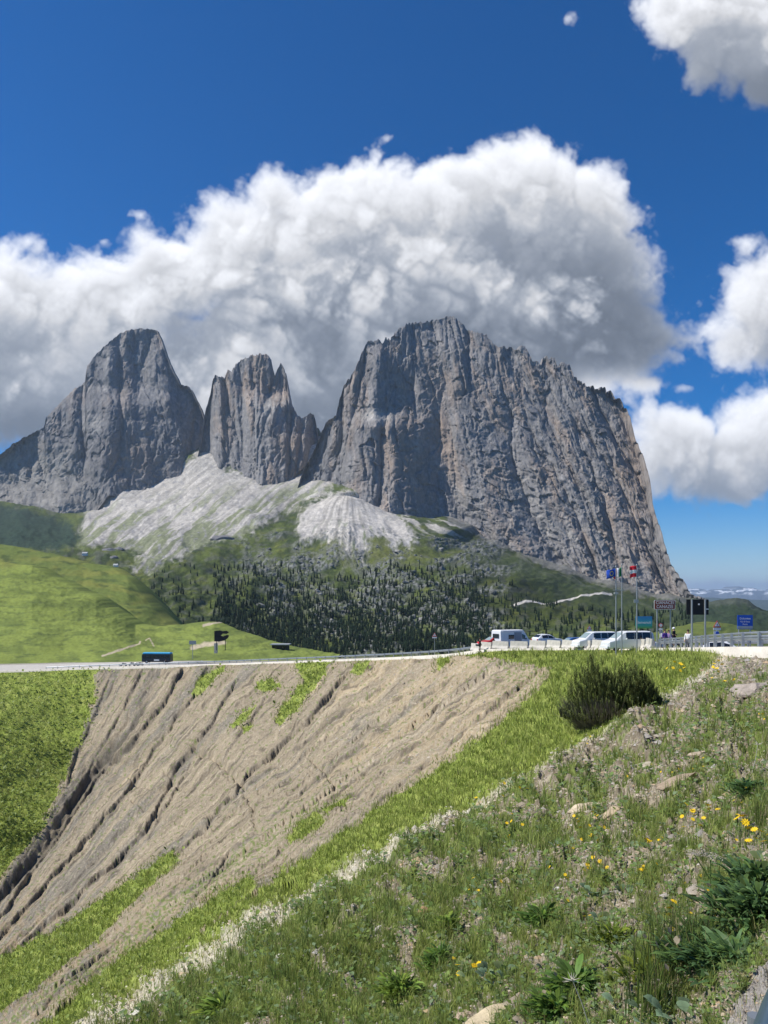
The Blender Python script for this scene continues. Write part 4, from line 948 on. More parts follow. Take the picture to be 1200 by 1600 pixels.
cc = mix(np.array([.42, .35, .25]), np.array([.33, .31, .28]), r.rand(n)); cc = mix(cc, np.array([.56, .52, .41]), (np.clip(gravel, 0, 1) > .2)*.8); cc = mix(cc, np.array([.45, .30, .16]), (r.rand(n) < .12)*.6)
cc = cc*r.uniform(.65, 1.25, (n, 1))
stuff_mesh('stone_chips', [quads_chips(P, S, cc, 33)], M['stone'], 'pale stone chips strewn between the grass and along the rim', 'gravel')
# broad grey-green leaves close to the ground
def leaves(P, S, col, seed, tilt=.8):
    r = np.random.RandomState(seed); n = len(P); a = r.uniform(0, 6.28, n); u = np.stack([np.cos(a), np.sin(a), r.uniform(.1, tilt, n)], 1); u /= np.linalg.norm(u, axis=1)[:, None]
    s = np.stack([-np.sin(a), np.cos(a), r.uniform(-.3, .3, n)], 1); S = S[:, None]; B = P+np.array([0, 0, 1.])*S*r.uniform(.2, 1.2, (n, 1))
    up = np.array([0, 0, 1.])
    V = np.stack([B, B+u*S*.45+s*S*.42+up*S*.12, B+u*S*.45-s*S*.42+up*S*.12, B+u*S*.95+s*S*.22, B+u*S*.95-s*S*.22, B+u*S*1.15-up*S*.05, B+u*S*.5-up*S*.03], 1)
    i = np.arange(n)[:, None]*7
    Fc = np.concatenate([i+np.array([f]) for f in ([0, 1, 6], [0, 6, 2], [1, 3, 6], [6, 4, 2], [3, 5, 6], [5, 4, 6])], 0)
    return V.reshape(-1, 3), Fc, np.repeat(col, 7, 0)
px, py, P, Y, z = sample_near(150000, 41); marl, g, gravel, fore, below = z; r = np.random.RandomState(42); n = len(px)
d = fore*ss(.0, .3, fbm(px/48, py/34, 331, 4)+.28*ss(650, 950, px)*ss(1330, 1500, py)+.1)*(~inpoly(px, py, ROADS))*.36
k = r.rand(n) < d; px, py, P, Y = px[k], py[k], P[k], Y[k]; n = len(px)
S = np.clip(Y*.0062, .018, .11)*r.uniform(.5, 1.3, n)
cc = mix(np.array([.24, .31, .18]), np.array([.16, .25, .06]), r.rand(n)**.8); cc = mix(cc, np.array([.20, .28, .05]), (r.rand(n) < .35)*.8)*r.uniform(.7, 1.25, (n, 1))
stuff_mesh('ground_cover', [leaves(P, S, cc, 43)], M['leaf'], 'low grey-green leafy plants creeping over the stony foreground', 'plants')
# small rough tufts on the far left grass slope and the near strip
px, py, P, Y, z = sample_near(60000, 51); marl, g, gravel, fore, below = z; r = np.random.RandomState(52)
k = (~marl) & (~fore) & (r.rand(len(px)) < .55) & ((px < 200) | (g)); px, py, P, Y = px[k], py[k], P[k], Y[k]; n = len(px)
cc = mix(np.array([.28, .35, .070]), np.array([.18, .24, .05]), r.rand(n))*r.uniform(.7, 1.3, (n, 1))
stuff_mesh('low_herbs', [leaves(P, np.clip(Y*.0045, .1, .75)*r.uniform(.5, 1.3, n), cc, 53, 1.4)], M['leaf'], 'rough green herbs on the far grass slope and grassy ledges of the gully', 'plants')

# ---------------------------------------------------------------- vehicles
M['white_paint'] = mat_simple('white_paint', (.74, .75, .76), .25, 0, .03, 2., .5)
M['red_paint'] = mat_simple('red_paint', (.50, .03, .03), .25, 0, .05, 2., .5)
M['blue_paint'] = mat_simple('blue_paint', (.03, .10, .28), .25, 0, .05, 2., .5)
M['cyan_paint'] = mat_simple('bright_blue_paint', (.06, .48, .80), .3, 0, .05, 2., .5)
M['dark_paint'] = mat_simple('dark_paint', (.02, .022, .03), .3, 0, .1, 2., .5)
M['glass'] = mat_simple('dark_glass', (.015, .018, .022), .06, 0, 0, 1, .8)
M['light_glass'] = mat_simple('windscreen_glass', (.16, .24, .26), .08, 0, 0, 1, .9)
M['rubber'] = mat_simple('tyre_rubber', (.02, .02, .02), .85, 0, .2, 6.)
M['rim'] = mat_simple('wheel_rim', (.45, .46, .48), .35, .8)
M['plastic'] = mat_simple('black_plastic', (.025, .025, .028), .6, 0, .1, 5.)
M['lamp_w'] = mat_simple('headlight_lens', (.75, .77, .8), .1, 0, 0, 1, .8)
M['lamp_r'] = mat_simple('tail_light_lens', (.5, .02, .02), .15, 0, 0, 1, .8)
def prism_loft(bm, st):
    """stations (x, z_low, z_belt, z_roof, half_width_belt, half_width_roof) joined into one closed body"""
    rows = []
    for x, zl, zb, zr, wb, wr in st:
        pr = [(-wb*.94, zl), (-wb, zl+.16), (-wb, (zl+zb)*.55), (-wb*.975, zb), (-wr, zr-.05 if zr-zb > .15 else zr-.01), (-wr*.8, zr), (0, zr+.015), (wr*.8, zr), (wr, zr-.05 if zr-zb > .15 else zr-.01), (wb*.975, zb), (wb, (zl+zb)*.55), (wb, zl+.16), (wb*.94, zl)]
        rows.append([bm.verts.new((x, y, z)) for y, z in pr])
    for a, b in zip(rows[:-1], rows[1:]):
        for k in range(12): bm.faces.new((a[k], a[k+1], b[k+1], b[k]))
        bm.faces.new((a[12], a[0], b[0], b[12]))
    bm.faces.new(rows[0]); bm.faces.new(rows[-1][::-1])
def quad(bm, a, b, c, d, out, th=.012):
    v = [Vector(p) for p in (a, b, c, d)]; o = Vector(out).normalized()*th
    lo = [bm.verts.new(p-o*.5) for p in v]; hi = [bm.verts.new(p+o) for p in v]
    bm.faces.new(hi); bm.faces.new(lo[::-1])
    for k in range(4): bm.faces.new((lo[k], lo[(k+1) % 4], hi[(k+1) % 4], hi[k]))
def at_x(st, x):
    xs_ = [s[0] for s in st]; return [float(np.interp(x, xs_, [s[j] for s in st])) for j in range(6)]
def vehicle(name, label, cat, paint, st, wheels, side_panes, shields, loc, yaw, wr=.32, group=None, wind='light_glass', trim=True):
    root = empty(name, loc, yaw); tag(root, label, cat, group)
    bm = bmesh.new(); prism_loft(bm, st); b = bm_obj('body', bm, paint, root)
    md = b.modifiers.new('b', 'BEVEL'); md.width = .03; md.segments = 2; md.limit_method = 'ANGLE'
    L = st[-1][0]; x0 = st[0][0]
    for sgn in (-1, 1):
        for xa, xb, f0, f1 in side_panes:
            P = []
            for x, f in ((xa, f0), (xb, f0), (xb, f1), (xa, f1)):
                s = at_x(st, x); zt = s[3]-.05; z = s[2]+(zt-s[2])*f; y = s[4]*.975+(s[5]-s[4]*.975)*f; P.append((x, sgn*(y+.006), z))
            bm = bmesh.new(); quad(bm, *P, (0, sgn, .15)); bm_obj('window', bm, M['glass'], root)
        for x in wheels:
            w = empty('wheel', (x, sgn*(st[1][4]-.10), wr)); w.parent = root
            bm = bmesh.new(); add_cyl(bm, (0, -.11, 0), (0, .11, 0), wr, n=20); bm_obj('tyre', bm, M['rubber'], w, bevel=0)
            bm = bmesh.new(); add_cyl(bm, (0, -.125, 0), (0, .125, 0), wr*.62, n=14); bm_obj('rim', bm, M['rim'], w)
        s = at_x(st, x0+.05); bm = bmesh.new(); add_box(bm, (x0+.02, sgn*s[4]*.72, s[1]+(s[2]-s[1])*.62), (.06, .26, .15)); bm_obj('headlight', bm, M['lamp_w'], root)
        s = at_x(st, L-.05); bm = bmesh.new(); add_box(bm, (L-.0, sgn*s[4]*.85, s[1]+(s[2]-s[1])*.78), (.05, .16, .28)); bm_obj('tail_light', bm, M['lamp_r'], root)
        bm = bmesh.new(); xm = side_panes[0][0]-.02; s = at_x(st, xm); add_box(bm, (xm, sgn*(s[4]+.09), s[2]+.09), (.10, .18, .13)); bm_obj('mirror', bm, M['plastic'] if trim else paint, root)
    for kind, xa, xb in shields:                       # sloping panes at the front and the back
        a = at_x(st, xa); c = at_x(st, xb); ya = a[5]*.86; yc = c[5]*.86; n = Vector((c[3]-a[3], 0, -(xb-xa))); n = -n if n.z < 0 else n
        if kind == 'front' and n.x > 0: n.x *= -1
        bm = bmesh.new(); quad(bm, (xa, -ya, a[3]+.004), (xa, ya, a[3]+.004), (xb, yc, c[3]+.004), (xb, -yc, c[3]+.004), n, .02)
        bm_obj('windscreen' if kind == 'front' else 'rear_window', bm, M[wind] if kind == 'front' else M['glass'], root)
    bm = bmesh.new(); add_box(bm, (x0-.03, 0, st[1][1]+.14), (.12, st[1][4]*1.9, .22)); bm_obj('bumper', bm, M['plastic'] if trim else paint, root)
    bm = bmesh.new(); add_box(bm, (L+.03, 0, st[1][1]+.14), (.12, st[1][4]*1.9, .22)); bm_obj('bumper', bm, M['plastic'] if trim else paint, root)
    return root
HATCH = [(-2.0,.28,.62,.66,.70,.60),(-1.85,.22,.74,.79,.82,.72),(-1.1,.2,.86,.93,.86,.74),(-.85,.2,.9,.97,.86,.72),(-.05,.2,.92,1.42,.87,.62),(.5,.2,.93,1.47,.87,.62),(1.25,.2,.95,1.40,.86,.60),(1.75,.24,.97,1.05,.82,.68),(1.95,.3,.86,.93,.76,.66)]
MINI = [(-2.45,.3,.78,.84,.78,.66),(-2.3,.24,.90,.97,.92,.80),(-1.6,.22,1.05,1.16,.95,.84),(-.75,.22,1.14,1.86,.96,.78),(-.4,.22,1.15,1.95,.96,.80),(2.1,.22,1.16,1.95,.96,.80),(2.4,.25,1.10,1.80,.93,.78),(2.5,.3,.95,1.15,.90,.8)]
SUV = [(-2.35,.32,.80,.86,.78,.70),(-2.2,.26,.98,1.02,.92,.80),(-1.3,.24,1.06,1.14,.95,.82),(-.5,.24,1.08,1.72,.95,.72),(.1,.24,1.08,1.80,.95,.72),(1.6,.24,1.1,1.76,.94,.72),(2.1,.27,1.12,1.30,.90,.74),(2.3,.32,.96,1.02,.86,.76)]
CAMP = [(-2.75,.34,1.0,1.04,.88,.80),(-2.62,.28,1.10,1.16,.98,.90),(-2.15,.26,1.22,1.34,1.02,.92),(-1.55,.26,1.30,2.22,1.02,.88),(-1.2,.26,1.32,2.60,1.02,.90),(2.65,.26,1.34,2.62,1.02,.92),(2.78,.30,1.30,2.50,1.0,.90)]
def spot(px, Y, dz=0.0):
    x = (px-600)/F*Y; return (x, Y, ground_z(x, Y)+dz)
veh = 'vehicles parked behind the barriers'
def face(px, Y, deg):      # heading measured from broadside, nose to the left
    return rad(deg)
# red car, only its slanting front shows between the first barrier and the camper
vehicle('parked_car', 'red hatchback partly hidden behind the barrier, left of the white camper van', 'car', M['red_paint'], HATCH, (-1.25, 1.25), [(-.35,.35,.08,.92),(.42,1.25,.08,.92)], [('front', -.8, -.1), ('rear', 1.3, 1.72)], spot(769, 98.5, .35), rad(24), group=veh)
cv = vehicle('camper_van', 'tall white camper van with dark side window and raised rear hatch, by the barriers', 'van', M['white_paint'], CAMP[::1], (-1.75, 1.7), [(-1.5,-.9,.06,.6)], [('front', -2.1, -1.58)], spot(800, 99, -.05), rad(-148), .34, group=veh)
for sgn in (-1, 1):
    for nm, xa, xb, z0, z1, mt in (('window', .55, 1.45, 1.45, 1.98, 'glass'), ('sliding_door', -.75, .40, .5, 2.30, 'panel'), ('awning', -.9, 2.5, 2.38, 2.52, 'white_paint')):
        if mt == 'panel' and 'panel' not in M: M['panel'] = mat_simple('grey_camper_panel', (.30, .32, .35), .4, 0, .05, 2.)
        bm = bmesh.new(); y = 1.035*sgn if z1 < 2.35 else sgn*1.0
        if z1 < 2.0 or nm == 'awning': yy = sgn*(.985 if nm == 'window' else .95)
        else: yy = sgn*.99
        add_box(bm, ((xa+xb)/2, yy, (z0+z1)/2), (xb-xa, .12, z1-z0)); bm_obj(nm, bm, M[mt], cv)
bm = bmesh.new(); add_box(bm, (2.84, 0, 1.85), (.04, 1.2, .55)); bm_obj('rear_window', bm, M['glass'], cv)
bm = bmesh.new(); add_box(bm, (-3.05, 0, 2.35), (1.35, 1.5, .06)); o = bm_obj('roof_hatch', bm, M['plastic'], cv); o.rotation_euler = (0, 0, 0)
vehicle('parked_car', 'small white hatchback with dark windows right of the camper van', 'car', M['white_paint'], HATCH, (-1.25, 1.25), [(-.35,.32,.08,.92),(.40,1.25,.08,.92)], [('front', -.8, -.1), ('rear', 1.3, 1.72)], spot(855, 96, .12), rad(-158), group=veh)
vehicle('parked_van', 'dark blue van standing behind the others between the hatchback and the white minivan', 'van', M['blue_paint'], MINI, (-1.6, 1.55), [(-.55,.4,.1,.9),(.5,1.9,.1,.9)], [('front', -1.5, -.8)], spot(896, 110, -.1), rad(14), group=veh)
vehicle('parked_van', 'long white minivan with dark rear side windows left of the flag poles', 'van', M['white_paint'], MINI, (-1.6, 1.55), [(-.55,.3,.1,.9),(.4,1.15,.1,.9),(1.22,2.1,.1,.9)], [('front', -1.5, -.8)], spot(929, 84.5, -.1), rad(12), group=veh, trim=False)
vehicle('parked_van', 'large white people carrier with black windows directly behind the flag poles', 'van', M['white_paint'], MINI, (-1.6, 1.55), [(-.55,.3,.05,.95),(.35,1.15,.05,.95),(1.2,2.15,.05,.95)], [('front', -1.5, -.8)], spot(980, 74.5, -.18), rad(9), group=veh, trim=False)
vehicle('parked_car', 'low white car with dark windows just right of the tallest flag pole', 'car', M['white_paint'], HATCH, (-1.25, 1.25), [(-.35,.32,.08,.92),(.40,1.25,.08,.92)], [('front', -.8, -.1), ('rear', 1.3, 1.72)], spot(1009, 79.5, -.35), rad(-165), group=veh)
vehicle('parked_car', 'white car half hidden behind the guardrail and concrete wall at the right', 'car', M['white_paint'], HATCH, (-1.25, 1.25), [(-.35,.32,.08,.92),(.40,1.25,.08,.92)], [('front', -.8, -.1), ('rear', 1.3, 1.72)], spot(1134, 60, -.9), rad(160), group=veh)
# coach on the far left of the rim
bus = empty('coach', spot(246, 224, .25), rad(-3)); tag(bus, 'dark coach with a bright blue roof standing on the rim road at the left', 'bus')
BUSB = [(-4.4,.4,1.3,1.32,1.18,1.15),(-4.3,.35,1.35,2.55,1.25,1.12),(-4.1,.35,1.4,2.75,1.25,1.14),(4.2,.35,1.4,2.75,1.25,1.14),(4.4,.4,1.35,2.6,1.22,1.1)]
bm = bmesh.new(); prism_loft(bm, BUSB); bm_obj('body', bm, M['dark_paint'], bus)
bm = bmesh.new(); prism_loft(bm, [(-4.2,2.76,2.82,2.9,1.1,1.0),(-4.0,2.76,2.85,3.2,1.16,.95),(4.1,2.76,2.85,3.2,1.16,.95),(4.3,2.76,2.82,2.9,1.1,1.0)]); bm_obj('roof', bm, M['cyan_paint'], bus)
for sgn in (-1, 1):
    for k in range(6):
        bm = bmesh.new(); add_box(bm, (-3.5+k*1.36, sgn*1.235, 1.98), (1.22, .05, .85)); bm_obj('window', bm, M['glass'], bus)
    for x in (-2.9, 2.7):
        w = empty('wheel', (x, sgn*1.12, .48)); w.parent = bus
        bm = bmesh.new(); add_cyl(bm, (0, -.13, 0), (0, .13, 0), .48, n=18); bm_obj('tyre', bm, M['rubber'], w)
        bm = bmesh.new(); add_cyl(bm, (0, -.145, 0), (0, .145, 0), .28, n=12); bm_obj('rim', bm, M['rim'], w)
bm = bmesh.new(); add_box(bm, (-4.43, 0, 1.9), (.04, 2.1, 1.1)); bm_obj('windscreen', bm, M['glass'], bus)
bm = bmesh.new(); add_box(bm, (.2, -1.262, .95), (1.6, .02, .45)); bm_obj('side_panel', bm, M['white_paint'], bus)
def motorbike(px, Y, label, yaw=0, paint='dark_paint', dz=0):
    root = empty('motorbike', spot(px, Y, dz), yaw); tag(root, label, 'motorbike', 'parked motorbikes')
    for x in (-.72, .72):
        w = empty('wheel', (x, 0, .32)); w.parent = root
        bm = bmesh.new(); add_cyl(bm, (0, -.06, 0), (0, .06, 0), .32, n=18); bm_obj('tyre', bm, M['rubber'], w)
        bm = bmesh.new(); add_cyl(bm, (0, -.07, 0), (0, .07, 0), .2, n=12); bm_obj('rim', bm, M['rim'], w)
    bm = bmesh.new(); prism_loft(bm, [(-.45,.35,.6,.75,.12,.08),(-.3,.3,.75,1.0,.16,.12),(.1,.28,.75,.98,.17,.12),(.3,.35,.7,.8,.14,.1),(.85,.6,.78,.86,.1,.08)]); bm_obj('fairing', bm, M[paint], root)
    bm = bmesh.new(); add_box(bm, (.35, 0, .86), (.7, .24, .09)); bm_obj('saddle', bm, M['plastic'], root)
    bm = bmesh.new(); add_cyl(bm, (-.72, 0, .32), (-.42, 0, 1.0), .035); add_cyl(bm, (-.4, -.36, 1.08), (-.4, .36, 1.08), .025); bm_obj('handlebar', bm, M['rim'], root)
    return root
motorbike(206, 221, 'leftmost of the dark motorbikes parked left of the coach', .9); motorbike(212.5, 220, 'middle dark motorbike parked left of the coach', 1.2); motorbike(219, 221, 'dark motorbike parked nearest to the front of the coach', .7)
motorbike(193, 223, 'lone dark motorbike on the pale rim road further left of the coach', .1)
# ---------------------------------------------------------------- people
def fabric(name, c): return mat_simple(name, c, .9, 0, .12, 9.)
M['skin'] = mat_simple('skin', (.48, .29, .20), .6, 0, .05, 9.)
def skinned(name, pts, edges, radii, mat, parent, sub=1):
    me = bpy.data.meshes.new(name); me.from_pydata(pts, edges, []); o = bpy.data.objects.new(name, me); C.objects.link(o); me.materials.append(mat)
    if parent: o.parent = parent
    sk = o.modifiers.new('s', 'SKIN'); sv = me.skin_vertices[0].data if me.skin_vertices else None
    if sv is None:
        bm = bmesh.new(); bm.from_mesh(me); bm.verts.layers.skin.verify(); bm.to_mesh(me); bm.free(); sv = me.skin_vertices[0].data
    for v, r in zip(sv, radii): v.radius = (r, r) if not isinstance(r, tuple) else r; v.use_root = False
    sv[0].use_root = True; o.modifiers.new('d', 'SUBSURF').levels = sub; o.modifiers['d'].render_levels = sub
    for p in me.polygons: p.use_smooth = True
    return o
def person(px, Y, label, top, legs, yaw=0., hair=(.05,.03,.02), helmet=None, sleeves=True, arms=0, dz=0, x=None):
    root = empty('person', spot(px, Y, dz), yaw); tag(root, label, 'person', 'people at the pass')
    k = 1.72/1.75
    J = {'pel': (0,0,.95), 'sp': (0,.0,1.15), 'ch': (0,.0,1.36), 'nk': (0,.01,1.49), 'hb': (0,-.01,1.58), 'ht': (0,-.01,1.72),
         'hl': (-.10,0,.90), 'kl': (-.13,-.03,.50), 'al': (-.14,.02,.09), 'tl': (-.15,-.14,.03), 'hr': (.10,0,.90), 'kr': (.13,.02,.50), 'ar': (.15,.06,.09), 'tr': (.16,-.10,.03),
         'sl': (-.18,0,1.40), 'el': (-.25,.03,1.13), 'wl': (-.22,-.12+(-.2*arms),.93+.25*arms), 'sr': (.18,0,1.40), 'er': (.25,.03,1.13), 'wr': (.22,-.12+(-.2*arms),.93+.25*arms)}
    names = list(J); E = [('pel','sp'),('sp','ch'),('ch','nk'),('nk','hb'),('hb','ht'),('pel','hl'),('hl','kl'),('kl','al'),('al','tl'),('pel','hr'),('hr','kr'),('kr','ar'),('ar','tr'),('ch','sl'),('sl','el'),('el','wl'),('ch','sr'),('sr','er'),('er','wr')]
    R = {'pel':.13,'sp':.12,'ch':.14,'nk':.055,'hb':.085,'ht':.075,'hl':.09,'kl':.058,'al':.042,'tl':.04,'hr':.09,'kr':.058,'ar':.042,'tr':.04,'sl':.06,'el':.042,'wl':.032,'sr':.06,'er':.042,'wr':.032}
    pts = [tuple(c*k for c in J[n]) for n in names]; ed = [(names.index(a), names.index(b)) for a, b in E]
    # hands: a palm with four unequal curled fingers and a thumb, grown from the wrist
    rr = [R[n] for n in names]
    for s, wn in ((-1, 'wl'), (1, 'wr')):
        w = Vector(pts[names.index(wn)]); pi = len(pts); pts.append(tuple(w+Vector((0, -.035, -.06)))); rr.append(.028); ed.append((names.index(wn), pi))
        for f, (dx, ln) in enumerate(((-.027, .062), (-.009, .075), (.009, .07), (.027, .055))):
            a = len(pts); pts.append(tuple(w+Vector((dx, -.055, -.06-ln*.6)))); rr.append(.009); pts.append(tuple(w+Vector((dx, -.04, -.06-ln)))); rr.append(.008); ed += [(pi, a), (a, a+1)]
        a = len(pts); pts.append(tuple(w+Vector((-s*.045, -.05, -.075)))); rr.append(.01); ed.append((pi, a))
    skinned('body', pts, ed, rr, M['skin'], root)
    sub = ['sp','ch','sl','sr','el','er','pel']+(['wl','wr'] if sleeves else [])
    ns = ['ch','sp','pel','sl','el']+(['wl'] if sleeves else [])+['sr','er']+(['wr'] if sleeves else [])
    es = [('ch','sp'),('sp','pel'),('ch','sl'),('sl','el'),('ch','sr'),('sr','er')]+([('el','wl'),('er','wr')] if sleeves else [])
    skinned('jacket', [tuple(c*k for c in J[n]) for n in ns], [(ns.index(a), ns.index(b)) for a, b in es], [R[n]*1.16+.012 for n in ns], top, root)
    ns = ['pel','hl','kl','al','hr','kr','ar']; es = [('pel','hl'),('hl','kl'),('kl','al'),('pel','hr'),('hr','kr'),('kr','ar')]
    skinned('trousers', [tuple(c*k for c in J[n]) for n in ns], [(ns.index(a), ns.index(b)) for a, b in es], [R[n]*1.14+.01 for n in ns], legs, root)
    bm = bmesh.new(); bmesh.ops.create_uvsphere(bm, u_segments=14, v_segments=9, radius=.115 if not helmet else .145)
    for v in bm.verts: v.co = Vector((v.co.x*.85, v.co.y, v.co.z*.95)); v.co.z = max(v.co.z, -.02 if v.co.y < 0 else -.08)
    o = bm_obj('helmet' if helmet else 'hair', bm, helmet or mat_simple('hair', hair, .8), root, True); o.location = (0, .015, 1.685*k)
    for s in (-1, 1):
        bm = bmesh.new(); bmesh.ops.create_uvsphere(bm, u_segments=8, v_segments=6, radius=.013); o = bm_obj('eye', bm, M['plastic'], root); o.location = (s*.033, -.088, 1.64*k)
        bm = bmesh.new(); add_box(bm, (0, -.05, .045), (.10, .27, .09)); o = bm_obj('shoe', bm, M['plastic'], root, bevel=.02); o.location = (J['al' if s < 0 else 'ar'][0], J['al' if s < 0 else 'ar'][1], 0)
    bm = bmesh.new(); bmesh.ops.create_cone(bm, segments=6, radius1=.02, radius2=.006, depth=.045, matrix=Matrix.Rotation(rad(70), 4, 'X')); o = bm_obj('nose', bm, M['skin'], root, True); o.location = (0, -.1, 1.62*k)
    return root
blk_ = fabric('black_cloth', (.018, .018, .022)); prp = fabric('purple_cloth', (.10, .045, .28)); wht = fabric('white_cloth', (.7, .7, .7)); gry = fabric('grey_cloth', (.12, .13, .15)); pnk = fabric('lilac_cloth', (.33, .22, .42))
person(750, 95.5, 'person dressed in black standing at the gap beside the first barrier', blk_, blk_, 1.2, dz=-.25)
person(1039, 70, 'person in a purple jacket in the small group under the brown sign', prp, gry, .3, dz=.05)
person(1045, 71, 'person in a lilac top right of the purple jacket under the brown sign', pnk, blk_, -.4, dz=.05)
person(1033, 72, 'person in a white jacket bending forward left of the purple jacket', wht, gry, 1.4, arms=.6)
person(1053, 73, 'person in black with a white helmet beside the right post of the brown sign', blk_, blk_, .8, helmet=M['white_paint'], arms=.5, dz=.3)
person(1075, 58, 'person in a white top standing behind the guardrail left of the black board', wht, gry, -.6, dz=-.3)
person(259, 214.5, 'person in dark clothes standing by the rear end of the coach', blk_, gry, .2, dz=0)
motorbike(1056, 74, 'dark motorbike parked under the brown sign', .5, dz=.0)
motorbike(1076, 60, 'white motorbike behind the guardrail left of the black board', 1.2, 'white_paint', -.2)
# ---------------------------------------------------------------- signs
M['pole'] = mat_simple('sign_post_steel', (.33, .35, .36), .5, .6, .1, 3.)
M['brown_s'] = mat_simple('brown_sign', (.20, .045, .03), .5); M['white_s'] = mat_simple('white_sign', (.72, .72, .72), .5); M['blue_s'] = mat_simple('blue_sign', (.02, .10, .48), .5)
M['red_s'] = mat_simple('red_sign', (.50, .03, .03), .5); M['black_s'] = mat_simple('black_board', (.012, .013, .016), .55, 0, .15, 2.); M['grey_s'] = mat_simple('grey_sign_back', (.38, .40, .40), .5, .3, .1, 3.)
M['yellow'] = mat_simple('flower_yellow', (.80, .55, .01), .6)
def text(body, size, mat, parent, loc, rot=(rad(90), 0, 0), sx=1.0):
    c = bpy.data.curves.new('lettering', 'FONT'); c.body = body; c.size = size; c.align_x = 'CENTER'; c.align_y = 'CENTER'; c.extrude = .004; c.materials.append(mat); c.resolution_u = 3; c.offset = size*.004
    t_ = bpy.data.objects.new('lettering_curve', c); C.objects.link(t_); bpy.context.view_layer.update(); me = bpy.data.meshes.new_from_object(t_.evaluated_get(bpy.context.evaluated_depsgraph_get())); bpy.data.objects.remove(t_); me.name = 'lettering'
    o = bpy.data.objects.new('lettering', me); C.objects.link(o); o.parent = parent; o.location = loc; o.rotation_euler = rot; o.scale = (sx, 1, 1); return o
def rounded(bm, w, h, th, y=0., zc=0., r=.05, seg=4):
    pts = []
    for cx, cz, a0 in ((w/2-r, h/2-r, 0), (-w/2+r, h/2-r, 90), (-w/2+r, -h/2+r, 180), (w/2-r, -h/2+r, 270)):
        for k in range(seg+1): a = rad(a0+90*k/seg); pts.append((cx+r*math.cos(a), cz+r*math.sin(a)))
    f = [bm.verts.new((x, y-th/2, zc+z)) for x, z in pts]; b = [bm.verts.new((x, y+th/2, zc+z)) for x, z in pts]; n = len(pts)
    bm.faces.new(f); bm.faces.new(b[::-1])
    for k in range(n): bm.faces.new((f[k], f[(k+1) % n], b[(k+1) % n], b[k]))
def U(Y): return Y/F             # metres per photograph pixel at distance Y
def posts(root, xs_, z0, z1, r=.045, mat='pole', nm='post', y=.07):
    for x in xs_:
        bm = bmesh.new(); add_cyl(bm, (x, y, z0), (x, y, z1), r, n=10); bm_obj(nm, bm, M[mat], root)
# brown two-line place sign
Y = 66; u = U(Y); root = empty('road_sign', tuple(PT(1038.5, 1012, Y))); tag(root, 'brown direction sign with two lines of white lettering on two tall posts', 'sign')
zc = (1012-945)*u; bm = bmesh.new(); rounded(bm, 33*u, 14.5*u, .04, 0, zc, .08); bm_obj('border', bm, M['white_s'], root)
bm = bmesh.new(); rounded(bm, 31.6*u, 13.2*u, .04, -.012, zc, .07); bm_obj('panel', bm, M['brown_s'], root)
text('CIANACEI', 4.9*u*1.38, M['white_s'], root, (0, -.036, zc+3.1*u), sx=.92); text('CANAZEI', 4.9*u*1.38, M['white_s'], root, (0, -.036, zc-3.1*u), sx=.92)
posts(root, (-11.5*u, 9.5*u), -.8, zc+6*u, .055)
# big black panel seen from behind
Y = 52; u = U(Y); root = empty('message_board', tuple(PT(1090, 1014, Y))); tag(root, 'large black board on two pale posts above the guardrail', 'sign')
zc = (1014-948.5)*u; bm = bmesh.new(); add_box(bm, (-4*u, 0, zc), (27*u, .16, 24*u)); bm_obj('panel', bm, M['black_s'], root, bevel=.02)
bm = bmesh.new(); add_box(bm, (13.5*u, .02, zc), (7*u, .14, 24*u)); bm_obj('side_panel', bm, M['black_s'], root, bevel=.02)
bm = bmesh.new(); add_cyl(bm, (1.2*u, -.105, zc+4.3*u), (1.2*u, -.085, zc+4.3*u), 1.3*u, n=16); bm_obj('white_disc', bm, M['white_s'], root)
bm = bmesh.new(); add_box(bm, (14.2*u, -.07, zc-3.2*u), (4.6*u, .03, 1.6*u)); bm_obj('white_label', bm, M['white_s'], root)
posts(root, (-10.5*u, 10.2*u), -.5, zc+12*u, .065, y=-.16)
# blue and green welcome sign
M['teal_s'] = bpy.data.materials.new('welcome_sign_print'); m_ = M['teal_s']; m_.use_nodes = True; nt = m_.node_tree; b_ = nt.nodes['Principled BSDF']; tc = nt.nodes.new('ShaderNodeTexCoord'); sx_ = nt.nodes.new('ShaderNodeSeparateXYZ'); cr = nt.nodes.new('ShaderNodeValToRGB'); nz = nt.nodes.new('ShaderNodeTexNoise'); nz.inputs['Scale'].default_value = 3
ad = nt.nodes.new('ShaderNodeMath'); ad.operation = 'MULTIPLY_ADD'; ad.inputs[1].default_value = .12
nt.links.new(tc.outputs['Generated'], sx_.inputs[0]); nt.links.new(tc.outputs['Object'], nz.inputs['Vector']); nt.links.new(nz.outputs[0], ad.inputs[0]); nt.links.new(sx_.outputs['Z'], ad.inputs[2]); nt.links.new(ad.outputs[0], cr.inputs[0]); nt.links.new(cr.outputs[0], b_.inputs['Base Color'])
cr.color_ramp.elements[0].color = (.08, .30, .08, 1); cr.color_ramp.elements[0].position = .12; cr.color_ramp.elements[1].color = (.03, .22, .46, 1); cr.color_ramp.elements[1].position = .95
e = cr.color_ramp.elements.new(.36); e.color = (.04, .38, .34, 1); e = cr.color_ramp.elements.new(.6); e.color = (.04, .33, .42, 1); b_.inputs['Roughness'].default_value = .5
Y = 71; u = U(Y); root = empty('welcome_sign', tuple(PT(1006, 1012, Y))); tag(root, 'blue sign turning green at its foot with white lettering beside the tallest flag pole', 'sign')
zc = (1012-972.5)*u; bm = bmesh.new(); add_box(bm, (0, 0, zc), (26*u, .05, 19*u)); bm_obj('panel', bm, M['teal_s'], root, bevel=.01)
